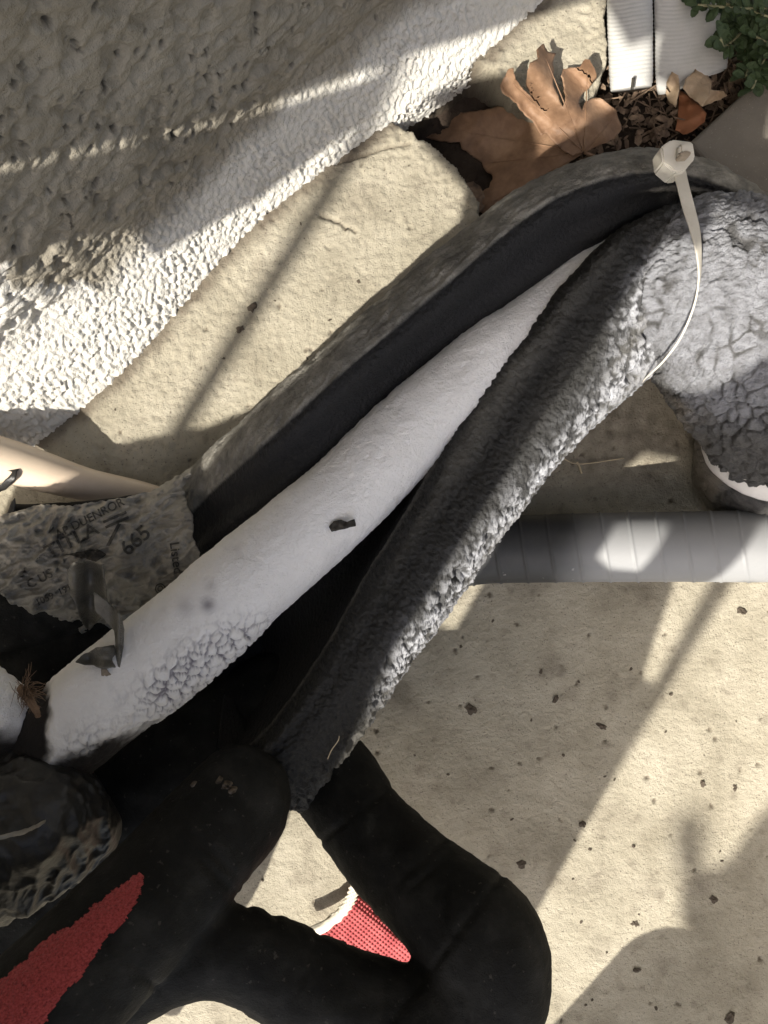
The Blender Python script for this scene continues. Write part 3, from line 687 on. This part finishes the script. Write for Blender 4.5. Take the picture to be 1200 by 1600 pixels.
i, j = np.nonzero(k[:-1] & k[1:] & np.roll(k, -1, 1)[:-1] & np.roll(k, -1, 1)[1:])
F = np.stack([i * m + j, (i + 1) * m + j, (i + 1) * m + (j + 1) % m, i * m + (j + 1) % m], -1)
used, inv = np.unique(F, return_inverse=True)
quads('red_patch', G2.reshape(-1, 3)[used], inv.reshape(-1, 4), M['red_fuzz'], ss)['label'] = 'bare red knit showing through the coating'
for x, y, w in [(340, 1222, 7), (352, 1230, 9), (362, 1238, 7), (300, 1228, 4)]:
    sheet('coating_crumb', [(x + w * math.cos(a) * random.uniform(.5, 1.2), y + .6 * w * math.sin(a) * random.uniform(.5, 1.2)) for a in np.linspace(0, 6.28, 9)[:-1]], lambda X_, Y_: .168 + .0012 * np.sin(X_ + Y_), M['clod'], 3, .004, ss)

# ---- red knitted cloth with cream hem, seen through the loop
kc = thing('knitted_cloth', 'red knitted cloth with cream hem seen through the black loop', 'cloth', P(620, 1480, 0))
def knitz(x, y):
    a = (x - 555) * .78 + (y - 1420) * .62; b = -(x - 555) * .62 + (y - 1420) * .78
    st = np.abs(np.sin(math.pi * b / 6.2)) * (.55 + .45 * np.cos(2 * math.pi * (a + 1.6 * np.abs(((b / 6.2) % 1) - .5)) / 5.6))
    return .012 + .016 * np.clip((a + 10) / 90, 0, 1) ** .7 - .00012 * np.abs(b) + .0016 * st
sheet('knit_body', [(560, 1366), (556, 1396), (546, 1420), (528, 1440), (505, 1455), (486, 1463), (520, 1510), (640, 1590), (740, 1560), (720, 1470), (640, 1400), (580, 1356)], knitz, M['knit'], 1.25, .003, kc)
hem = [(566, 1358), (558, 1384), (550, 1408), (536, 1428), (517, 1444), (498, 1455), (476, 1464)]
tube('hem', [(x - 2, y - 3, .015, 8.5) for x, y in hem], M['sole'], 160, 18, kc, lambda g: .0004 * np.sin(proj(g)[1] * 1.1 + proj(g)[0] * .5), squash=.7)

# ---- nylon tie
zt = thing('cable_tie', 'off white nylon cable tie cinching the sleeve bend', 'cable tie', P(1075, 330, .09))
def ribbon(name, path, thick, mat_, parent, n=60):
    """path rows px, py, z, half width (plan), tilt; a flat strap with rounded edges"""
    C = np.array([list(P(a[0], a[1], a[2])) + [a[3] * K * (H - a[2] * ZS), a[4]] for a in path]); S = catmull(C, n)
    X_ = S[:, :3]; T = np.gradient(X_, axis=0); T /= np.linalg.norm(T, axis=1, keepdims=True)
    W = np.cross(T, [0, 0, 1.0]); W /= np.linalg.norm(W, axis=1, keepdims=True); U = np.cross(W, T)
    ct, st = np.cos(S[:, 4])[:, None], np.sin(S[:, 4])[:, None]
    W, U = W * ct + U * st, U * ct - W * st
    a = np.linspace(0, 2 * math.pi, 16, endpoint=False)
    cx = np.sign(np.cos(a)) * np.abs(np.cos(a)) ** .4; cy = np.sign(np.sin(a)) * np.abs(np.sin(a)) ** .6
    G_ = X_[:, None] + cx[None, :, None] * W[:, None] * S[:, 3][:, None, None] + cy[None, :, None] * U[:, None] * thick / 2
    return gridobj(name, G_, mat_, True, parent, None, True)
ribbon('strap', [(1060, 262, .152, 10.5, 0), (1067, 290, .156, 10, .1), (1076, 325, .158, 10.5, .15), (1086, 362, .160, 10, .35), (1092, 400, .160, 8, .7), (1092, 440, .158, 5, 1.0), (1082, 485, .150, 2.2, 1.3), (1062, 530, .140, 1.2, 1.4), (1036, 565, .127, 1, 1.4), (1010, 590, .108, 1, 1.4), (996, 606, .08, 1, 1.4)], .0008, M['nylon'], zt, 140)
def plate(name, poly, z0, z1, mat_, parent, bev=.0008):
    bm = bmesh.new()
    t = [bm.verts.new([float(c) for c in P(x, y, z1)]) for x, y in poly]; b = [bm.verts.new((v.co.x, v.co.y, z0 * ZS)) for v in t]
    bm.faces.new(t); bm.faces.new(b[::-1]); n_ = len(poly)
    for i_ in range(n_): bm.faces.new([t[i_], b[i_], b[(i_ + 1) % n_], t[(i_ + 1) % n_]])
    bmesh.ops.recalc_face_normals(bm, faces=bm.faces)
    bmesh.ops.bevel(bm, geom=list(bm.edges), offset=bev, segments=2, affect='EDGES')
    me = bpy.data.meshes.new(name); bm.to_mesh(me); bm.free(); return link(name, me, mat_, parent)
hd = plate('tie_head', [(1033, 229), (1050, 217), (1083, 221), (1087, 246), (1069, 268), (1055, 270), (1036, 254)], .146, .158, M['nylon'], zt, .0006)
plate('tie_pawl', [(1063, 224), (1078, 221), (1085, 228), (1085, 238), (1074, 241), (1062, 240)], .158, .163, M['nylon'], hd)
plate('tie_slot', [(1063, 239), (1071, 235), (1080, 237), (1079, 242), (1065, 243)], .1575, .1640, M['flake'], hd, .0002)

# ================================================================== leaf hole in the upper right
# ---- big sycamore leaf: raised lobes and the lower shaded lobe, with veins
lf = thing('dry_leaf', 'large dry brown sycamore leaf lying in the broken slab hole', 'leaf', P(850, 200, -.02))
def leaf_up(x, y):
    d = np.hypot(x - 912, y - 238)
    curl = np.stack([x, y, 0 * x], -1)
    fold = ((x - 912) * .76 + (y - 238) * -.65)      # across the midrib
    return .004 + .00013 * d + .010 * np.sin(fold / 15) * sstep(10, 90, d) + .007 * sstep(110, 165, d) + .003 * fbm(curl, .03, 3, 5)
def leaf_low(x, y):
    curl = np.stack([x, y, 0 * x], -1)
    return .002 - .00017 * np.clip(905 - x, 0, 300) + .0035 * np.sin((x + y * 1.3) / 30) + .003 * fbm(curl, .025, 3, 6)
def neg(f): return lambda x, y: f(x, y)
UP = [(913, 238), (935, 228), (962, 216), (971, 202), (968, 190), (962, 172), (950, 161), (937, 152), (924, 154), (914, 160), (909, 172), (905, 160), (908, 148), (920, 138), (932, 122), (930, 108), (922, 94), (914, 93), (905, 104), (892, 106), (880, 108), (877, 118),
      (881, 136), (883, 158), (880, 168), (872, 150), (864, 132), (866, 112), (864, 98), (868, 84), (856, 80), (848, 68), (838, 78), (840, 92), (828, 98), (824, 112), (822, 134), (832, 152), (820, 142), (806, 124), (802, 106), (794, 108), (788, 120), (782, 132), (786, 146), (796, 152), (806, 162), (818, 178), (832, 188), (840, 204), (846, 212), (854, 208), (866, 222), (880, 236), (894, 243)]
LOW = [(913, 238), (890, 216), (860, 198), (836, 182), (808, 170), (780, 166), (755, 172), (720, 176), (690, 180), (668, 194), (652, 208), (668, 216), (694, 222), (718, 222), (724, 234), (738, 244), (752, 252), (758, 266), (770, 276), (764, 292), (752, 300), (735, 318), (770, 345), (800, 330), (812, 304), (838, 288), (866, 268), (892, 252)]
sheet('upper_lobes', UP, leaf_up, M['leaf'], 3, .0004, lf, jag=3, seed=21)
sheet('lower_lobe', LOW, leaf_low, M['leaf'], 3, .0004, lf, jag=4, seed=22)
for (x1, y1), f in [((850, 84), leaf_up), ((918, 104), leaf_up), ((958, 185), leaf_up), ((795, 125), leaf_up), ((680, 198), leaf_low), ((765, 318), leaf_low), ((760, 255), leaf_low)]:
    pts = [(913 + (x1 - 913) * t, 238 + (y1 - 238) * t) for t in np.linspace(.02, .95, 7)]
    tube('vein', [(x, y, float(f(np.array([x]), np.array([y]))[0]) / (1 if f is leaf_low else 1) + .0001, 1.6 - 1.2 * i / 7) for i, (x, y) in enumerate(pts)], M['leaf'], 24, 6, lf)
tube('stalk', [(913, 238, .003, 3), (932, 246, .001, 2.6), (960, 262, -.004, 2.4)], M['leaf'], 14, 8, lf)

# ---- pieces of leaf
def bit(name, label, poly, z0, tilt, m_, seed, fold=.0):
    c = np.mean(poly, 0)
    o_ = sheet(name, poly, lambda x, y: z0 + tilt[0] * (x - c[0]) + tilt[1] * (y - c[1]) + .004 * fbm(np.stack([x, y, 0 * x], -1), .05, 2, seed) + fold * np.abs((x - c[0]) * .7 + (y - c[1]) * .7), m_, 3, .0004, None, jag=3, seed=seed)
    return tag(o_, label, 'leaf')
bit('leaf_piece', 'torn orange brown leaf piece beside the concrete block', [(1062, 140), (1072, 146), (1104, 176), (1101, 190), (1082, 206), (1068, 210), (1056, 204), (1060, 170)], -.006, (.0002, .0001), M['leaf_orange'], 3)
bit('leaf_piece', 'pale curled dead leaf above the orange leaf piece', [(1070, 124), (1085, 112), (1088, 96), (1098, 106), (1112, 126), (1110, 148), (1098, 166), (1080, 152), (1068, 138)], .001, (-.0001, .0002), M['leaf_pale'], 4, .0002)
bit('leaf_piece', 'small pale twisted leaf between the hose and the orange piece', [(1042, 128), (1050, 112), (1060, 118), (1062, 140), (1056, 168), (1046, 160), (1040, 145)], -.004, (.0004, 0), M['leaf_pale'], 5, .0003)
bit('leaf_piece', 'folded tan leaf lying against the concrete block edge', [(1108, 140), (1130, 142), (1136, 150), (1118, 158), (1100, 166), (1100, 158)], -.004, (0, -.0002), M['leaf_pale'], 6, .0003)
bit('leaf_piece', 'dark purple brown leaf half under the big sycamore leaf', [(722, 288), (740, 282), (756, 300), (760, 320), (744, 336), (728, 312)], -.022, (.0001, .0001), M['litter'], 7)

# ---- fine litter, too small to count
bm = bmesh.new()
for _ in range(950):
    x = random.uniform(900, 1200); y = random.uniform(60, 330)
    z = -.018 + random.uniform(-.004, .008); c = Vector(P(x, y, z)); l = random.uniform(.002, .0085); w = l * random.uniform(.15, .6)
    rot = Matrix.Rotation(random.uniform(0, 6.28), 3, 'Z') @ Matrix.Rotation(random.gauss(0, .5), 3, 'X') @ Matrix.Rotation(random.gauss(0, .4), 3, 'Y')
    t = [Vector((-l / 2, 0, 0)), Vector((-l * .2, w / 2, .0006)), Vector((l * .25, w * .45, .0008)), Vector((l / 2, 0, 0)), Vector((l * .2, -w / 2, .0006)), Vector((-l * .3, -w * .4, .0004))]
    up = [bm.verts.new(c + rot @ p) for p in t]; dn = [bm.verts.new(c + rot @ (p - Vector((0, 0, .0004)))) for p in t]
    bm.faces.new(up[::-1]); bm.faces.new(dn)
    for i in range(6): bm.faces.new([up[i], up[(i + 1) % 6], dn[(i + 1) % 6], dn[i]])
for _ in range(70):
    x = random.uniform(930, 1160); y = random.uniform(80, 300); a = random.uniform(0, 3.14); c = Vector(P(x, y, -.012 + random.uniform(-.003, .004))); l = random.uniform(.004, .014)
    d = Vector((math.cos(a), math.sin(a), random.uniform(-.2, .2))) * l; s_ = Vector((-math.sin(a), math.cos(a), 0)) * .0004; u_ = Vector((0, 0, .0007))
    r0 = [bm.verts.new(c - d + q) for q in (s_, u_, -s_)]; r1 = [bm.verts.new(c + d + q) for q in (s_, u_, -s_)]
    for i in range(3): bm.faces.new([r0[i], r0[(i + 1) % 3], r1[(i + 1) % 3], r1[i]])
bmesh.ops.recalc_face_normals(bm, faces=bm.faces)
me = bpy.data.meshes.new('leaf_litter'); bm.to_mesh(me); bm.free()
tag(link('leaf_litter', me, M['litter']), 'brown leaf litter and twigs in the hole', 'leaf litter', kind='stuff')

# ---- grey ribbed hose ends
def ridged(axis, period, amp):
    def f(g):
        px_, py_ = proj(g)
        return amp * (.5 + .5 * np.sin(2 * math.pi * (py_ + 4 * np.sin((px_ - axis) / 22)) / period)) + .0003 * fbm(g, 80, 2, 3)
    return f
h1 = thing('ribbed_hose', 'narrow grey ribbed hose end pointing down at the top right', 'hose', P(985, 70, -.02))
tube('hose_tube', [(984, -140, .004, 37), (984, 0, .002, 35), (985, 70, 0, 34), (986, 126, -.002, 33), (986, 139, -.003, 31)], M['hose'], 420, 60, h1, ridged(985, 6.5, .00022), squash=.62)
sheet('end_slot', [(988, 121), (993, 121), (990, 139), (986, 139)], lambda x, y: .0135 + 0 * x, M['bark'], 3, .001, h1)
h2 = thing('ribbed_hose', 'wide flattened grey ribbed hose beside the narrow one', 'hose', P(1080, 60, -.02))
tube('hose_tube', [(1086, -140, .006, 66), (1084, 0, .002, 62), (1082, 60, -.002, 58), (1080, 112, -.006, 55), (1080, 124, -.008, 50)], M['hose'], 420, 60, h2, ridged(1080, 6.5, .00022), squash=.30)

# ---- creeping green plant in the top right corner
def leaflet_mesh():
    bm_ = bmesh.new(); pr = [(0, 0), (.28, .22), (.62, .30), (.9, .18), (1, 0), (.9, -.18), (.62, -.30), (.28, -.22)]
    vs_ = [bm_.verts.new((x, y, .10 * math.sin(x * 3) + .15 * abs(y))) for x, y in pr]; c0 = bm_.verts.new((.55, 0, .06))
    lo_ = [bm_.verts.new(v.co - Vector((0, 0, .035))) for v in vs_]
    for i in range(8):
        bm_.faces.new([vs_[i], vs_[(i + 1) % 8], c0]); bm_.faces.new([vs_[(i + 1) % 8], vs_[i], lo_[i], lo_[(i + 1) % 8]])
    bm_.faces.new(lo_[::-1]); bmesh.ops.recalc_face_normals(bm_, faces=bm_.faces)
    me_ = bpy.data.meshes.new('leaflet'); bm_.to_mesh(me_); bm_.free(); me_.materials.append(M['green']); return me_
LM = leaflet_mesh()
gp = thing('creeping_weed', 'green creeping weed with small leaves in the top right corner', 'plant', P(1170, 40, -.02))
stems = [[(1290, 60), (1210, 30), (1130, 5), (1040, -15)], [(1250, 90), (1185, 60), (1150, 30), (1110, 5)], [(1230, 150), (1180, 110), (1155, 60), (1140, 0)], [(1185, 0), (1190, 40), (1178, 80), (1165, 120)], [(1150, -20), (1170, 30), (1135, 72), (1125, 60)], [(1220, 40), (1195, 90), (1175, 140)], [(1260, 10), (1180, 14), (1090, 8)]]
for k, st_ in enumerate(stems):
    zz = [.012 + .012 * math.sin(i * 1.3 + k) for i in range(len(st_))]
    tube('stem', [(x, y, max(.001, z), 2.2) for (x, y), z in zip(st_, zz)], M['stem'], 40, 6, gp)
    S = catmull(np.array([list(P(x, y, max(.001, z))) for (x, y), z in zip(st_, zz)]), 24)
    for i in range(1, 24):
        for sd_ in (-1, 1):
            o = bpy.data.objects.new('leaflet', LM); COL.objects.link(o); o.parent = gp; o.matrix_parent_inverse = Matrix.Translation(-gp.location)
            t = S[min(i + 1, 23)] - S[i - 1]; a = math.atan2(t[1], t[0]) + sd_ * random.uniform(.6, 1.5); sc = random.uniform(.005, .0095)
            o.location = S[i]; o.rotation_euler = (random.gauss(0, .35), random.gauss(-.25, .3), a); o.scale = (sc, sc, sc)

# ================================================================== crumbs and scraps
def clod_mesh(seed):
    bm_ = bmesh.new(); bmesh.ops.create_icosphere(bm_, subdivisions=2, radius=1)
    V_ = np.array([v.co[:] for v in bm_.verts]); r = 1 + 1.5 * fbm(V_ * 1.0, 1.6, 3, seed)
    for v, q in zip(bm_.verts, r): v.co = Vector((v.co.x * q, v.co.y * q, max(-.25, v.co.z * q * .55)))
    me_ = bpy.data.meshes.new('dirt_clod'); bm_.to_mesh(me_); bm_.free(); me_.materials.append(M['clod']); return me_
CM = [clod_mesh(s_) for s_ in range(6)]
NAMED = [(1159, 955, 10, 'largest dark seed lying in the sun right of the conduit wedge'), (736, 1108, 13, 'round dark dirt clod in the shade beside the sleeve'), (940, 1135, 11, 'dark two lobed dirt clod in the middle of the shaded slab'), (868, 1092, 9, 'pointed dark dirt clod in the shade left of the two lobed clod'),
         (845, 1049, 6, 'small dark clod below the conduit in the shade'), (910, 1288, 8, 'dark clod on the shadow edge low on the slab'), (1098, 1224, 8, 'ragged dark clod in the sun at the right'), (1115, 1405, 9, 'upright dark clod in the soft shadow at lower right'), (992, 1443, 8, 'oval dark clod above the rounded shadow'),
         (1140, 1590, 14, 'dark clod cut by the bottom edge at lower right'), (995, 1515, 9, 'dark clod inside the rounded shadow'), (815, 1350, 10, 'flat dark clod near the black elbow in the shade'), (395, 480, 11, 'dark clod in the narrow shadow band near the wall'), (375, 515, 9, 'smaller dark clod under the one in the shadow band'), (1148, 1230, 7, 'dark clod at the right edge beside the ragged one')]
SMALL = [(1040, 1143), (898, 1313), (922, 1327), (895, 1373), (1150, 1127), (986, 1045), (830, 1125), (904, 1065), (990, 1322), (945, 1213), (960, 1218), (800, 1280), (648, 1180), (770, 970), (720, 1010), (1030, 1240), (1125, 1330), (1128, 1345), (998, 1428), (908, 1440), (948, 1488), (925, 1562), (915, 1570), (1025, 1575), (1100, 1180), (1048, 1085), (880, 1180), (700, 1210),
         (560, 440), (515, 500), (470, 350), (540, 360), (610, 330), (300, 470), (480, 560), (430, 470), (640, 260), (350, 560), (180, 640), (410, 1375), (405, 1440), (360, 1560)]
for k, (x, y, r, lab) in enumerate(NAMED + [(x, y, random.uniform(2.2, 4.2), None) for x, y in SMALL]):
    o = bpy.data.objects.new('dirt_clod', CM[k % 6]); COL.objects.link(o); s_ = r * K * H
    o.location = [float(c) for c in P(x, y, 0)]; o.location.z = .0002; s_ *= .72; o.rotation_euler = (0, 0, random.uniform(0, 6.28)); o.scale = (s_, s_ * random.uniform(.45, .9), s_ * random.uniform(.5, .9))
    tag(o, lab or 'tiny dark dirt crumb scattered on the concrete slab', 'dirt clod', None if lab else 'tiny dirt crumbs on the slab')

PR = lambda x, y: .1225      # rough top of the frosted pipe
def scrap(name, label, poly, z, m_, cat, seed, th=.0012):
    o_ = sheet(name, poly, lambda x, y: z + .002 * fbm(np.stack([x, y, 0 * x], -1), .12, 2, seed), m_, 2, th, None, jag=2, seed=seed)
    return tag(o_, label, cat)
scrap('bark_flake', 'black bark flake stuck on the middle of the frosted pipe', [(514, 823), (520, 814), (533, 812), (543, 815), (554, 811), (556, 822), (544, 825), (532, 828), (518, 831)], .1225, M['bark'], 'flake', 3)
scrap('brown_flake', 'square brown flake on the frost below the curled film', [(158, 1045), (166, 1046), (174, 1055), (165, 1057), (158, 1056)], .1265, M['flake'], 'flake', 4)
scrap('brown_flake', 'ragged tan flake on the frost right of the square one', [(208, 1046), (214, 1040), (222, 1038), (221, 1046), (213, 1051)], .1265, M['flake'], 'flake', 5)
scrap('dark_speck', 'tiny black speck alone on the frosted pipe', [(405, 921), (411, 919), (413, 926), (407, 927)], .121, M['bark'], 'speck', 6)
fl = thing('brown_tuft', 'tuft of brown plant fibres between the frosted pipe and fitting', 'plant fluff', P(45, 1085, .11))
tube('tuft_core', [(30, 1074, .132, 5), (42, 1087, .136, 7), (53, 1104, .132, 5), (60, 1120, .126, 2)], M['fluff'], 40, 20, fl, lambda g: .0008 * fbm(g, 300, 3, 4, ridge=True), squash=.5)
for k in range(90):
    a = random.uniform(-2.6, .9); l = random.uniform(14, 40); x0, y0 = 40 + random.gauss(0, 5), 1080 + random.gauss(0, 6)
    if random.random() < .5: a = random.uniform(.7, 1.9); l = random.uniform(12, 34)
    b = a + random.gauss(0, .5)
    tube('fibre', [(x0, y0, .143, .55), (x0 + .5 * l * math.cos(a), y0 + .5 * l * math.sin(a), .147 + random.uniform(0, .006), .5), (x0 + .5 * l * (math.cos(a) + math.cos(b)), y0 + .5 * l * (math.sin(a) + math.sin(b)), .143, .3)], M['fluff'], 8, 4, fl)
for k, (pts, lab) in enumerate([([(902, 722), (906, 730), (909, 740)], 'short pale straw standing on the dirty slab by the sleeve'), ([(880, 716), (905, 725), (975, 716)], 'long thin pale straw on the dirty slab by the sleeve'), ([(512, 1186), (518, 1172), (528, 1158), (530, 1150)], 'pale thread hanging on the lower edge of the split sleeve')]):
    z = .003 if k < 2 else .112
    tag(tube('straw', [(x, y, z, 1.6 if k == 0 else .8) for x, y in pts], M['straw'], 12, 6), lab, 'straw')
#@@SHADE
# ================================================================== unseen shade casters added beyond the frame, outlines cut to suit their shadows
AZ = SUN_AZ / np.linalg.norm(SUN_AZ); cE, sE = math.cos(SUN_EL), math.sin(SUN_EL)
E3 = np.array([-AZ[1], AZ[0], 0.0]); E3 = E3 if E3[0] > 0 else -E3
W3 = np.array([-AZ[0] * sE, -AZ[1] * sE, cE]); S3 = np.array(SUN)
def board(name, polys, dist, thing_, thick=.003):
    """flat plate added to cast shade, facing the sun; outline in the plate's own axes"""
    for poly in polys:
        bm_ = bmesh.new()
        pts = [((x / 2.5 - 220) / 1000 * E3 + (300 - y / 2.5) / 1000 * W3 + dist * S3) for x, y in poly]
        f_ = [bm_.verts.new(p) for p in pts]; b_ = [bm_.verts.new(p + thick * S3) for p in pts]; n_ = len(pts)
        bm_.faces.new(f_); bm_.faces.new(b_[::-1])
        for i_ in range(n_): bm_.faces.new([f_[i_], b_[i_], b_[(i_ + 1) % n_], f_[(i_ + 1) % n_]])
        bmesh.ops.triangulate(bm_, faces=bm_.faces); bmesh.ops.recalc_face_normals(bm_, faces=bm_.faces)
        me_ = bpy.data.meshes.new(name); bm_.to_mesh(me_); bm_.free(); link(name, me_, M['grey_paint'], thing_)
def shade_thing(name, label, dist, cat='shade caster'):
    return thing(name, label, cat, dist * S3)
t = shade_thing('shade_plate_sleeve', 'unseen plate added beyond the lower left to shade the sleeve', .45)  # added plate, cut to keep sun off sleeve, film and tape
board('shade_plate', [[(165, 856), (222, 814), (285, 772), (318, 738), (345, 715), (354, 660), (374, 600), (400, 545), (425, 470), (470, 370), (505, 300), (540, 262), (590, 240), (655, 232), (672, 262), (644, 292), (640, 400), (634, 560), (634, 690), (650, 780), (660, 850), (656, 930), (640, 1010), (630, 1090), (450, 1090), (140, 1090), (104, 900), (130, 866)]], .45, t)
t = shade_thing('shade_plate_slab', 'unseen cut plate added beyond the bottom to shade the slab and conduit', .55)  # added plate with gaps that let sun patches through
board('shade_plate', [[(716, 862), (714, 756), (688, 715), (688, 640), (735, 530), (722, 425), (748, 414), (770, 376), (782, 325), (810, 300), (810, 556), (797, 580), (797, 862)],
                      [(795, 862), (795, 612), (820, 618), (852, 604), (852, 862)], [(805, 562), (805, 300), (850, 300), (852, 550)],
                      [(850, 862), (850, 300), (900, 380), (935, 440), (934, 500), (912, 575), (932, 650), (964, 752), (985, 752), (985, 862)],
                      [(660, 850), (1004, 850), (1012, 1018), (900, 1022), (760, 985), (640, 960)],
                      [(629, 826), (716, 814), (716, 890), (629, 890)]], .55, t)
t = shade_thing('shade_strip', 'unseen narrow strip added beyond the bottom to cast shade', .85, 'post')  # added strip that closes the right side of the slab shade
board('shade_strip_sheet', [[(966, 560), (988, 560), (1002, 640), (1006, 1010), (978, 1010), (984, 760)]], .85, t)
t = shade_thing('shade_pole', 'unseen slim pole added beyond the lower left to cast a shadow band', 1.25, 'pole')  # unseen pole, added for the narrow shadow band by the wall
board('shade_pole_sheet', [[(243, 300), (270, 300), (270, 810), (243, 810)]], 1.25, t)
t = shade_thing('shade_plate_wall', 'unseen plate added high beyond the left to shade the upper wall', .40)  # added plate that shades the wall, slit left for a light sliver
board('shade_plate', [[(-100, 490), (-100, -300), (420, -300), (455, 60), (430, 196), (292, 250), (272, 300), (248, 350), (195, 402), (156, 433), (60, 470)],
                      [(-100, 498), (60, 478), (156, 443), (195, 411), (264, 352), (256, 404), (230, 464), (192, 538), (134, 616), (108, 566), (70, 585), (-100, 660)]], .40, t)
t = shade_thing('shade_plate_top', 'unseen plate added to shade the top right corner', .60)  # added plate that shades the hose, block and weeds
board('shade_plate', [[(430, 196), (440, 120), (530, 60), (620, 60), (660, 110), (720, 232), (664, 246), (600, 236), (548, 240), (528, 206), (560, 160), (574, 140), (556, 140), (524, 196), (498, 222)]], .60, t)
def plan_board(name, poly, dist, thing_, thick=.003):
    """level plate whose shadow on the slab has this outline"""
    bm_ = bmesh.new(); C2 = catmull(np.array([P(x, y, 0) for x, y in poly]), 60, True)
    f_ = [bm_.verts.new(p + dist * S3) for p in C2]; b_ = [bm_.verts.new(p + dist * S3 + np.array([0, 0, thick])) for p in C2]; n_ = 60
    bm_.faces.new(f_); bm_.faces.new(b_[::-1])
    for i_ in range(n_): bm_.faces.new([f_[i_], b_[i_], b_[(i_ + 1) % n_], f_[(i_ + 1) % n_]])
    bmesh.ops.triangulate(bm_, faces=bm_.faces); bmesh.ops.recalc_face_normals(bm_, faces=bm_.faces)
    me_ = bpy.data.meshes.new(name); bm_.to_mesh(me_); bm_.free(); link(name, me_, M['grey_paint'], thing_)
t = shade_thing('shade_plate_round', 'unseen rounded plate added to cast the lower right shadow', .22)  # added plate close to the slab for a sharp rounded shadow
plan_board('shade_plate', [(820, 1660), (875, 1592), (935, 1525), (975, 1482), (1010, 1461), (1050, 1455), (1090, 1470), (1130, 1500), (1180, 1560), (1210, 1640), (1150, 1750), (900, 1750)], .22, t)
t = shade_thing('shade_leaf_broad', 'unseen broad leaf shape added to cast soft shade at lower right', 1.1, 'leaf')  # leaf-shaped plate added far off for a soft shadow
plan_board('shade_leaf_blade', [(1075, 1470), (1062, 1400), (1090, 1360), (1130, 1370), (1150, 1330), (1195, 1270), (1280, 1230), (1400, 1350), (1350, 1600), (1150, 1640)], 1.1, t)
t = shade_thing('shade_leaf_small', 'unseen small leaf shape added to cast a soft blotch of shade', 1.7, 'leaf')  # small leaf-shaped plate added for one blurred shadow
plan_board('shade_leaf_blade', [(1052, 1300), (1070, 1270), (1095, 1290), (1100, 1340), (1085, 1385), (1062, 1370)], 1.7, t)
t = shade_thing('shade_plate_hole', 'unseen small plate added to shade the leaf hole', .5)  # added plate that keeps sun out of the broken hole
board('shade_plate', [[(330, 418), (412, 432), (432, 470), (470, 365), (445, 352), (400, 322), (386, 300), (300, 372)]], .5, t)
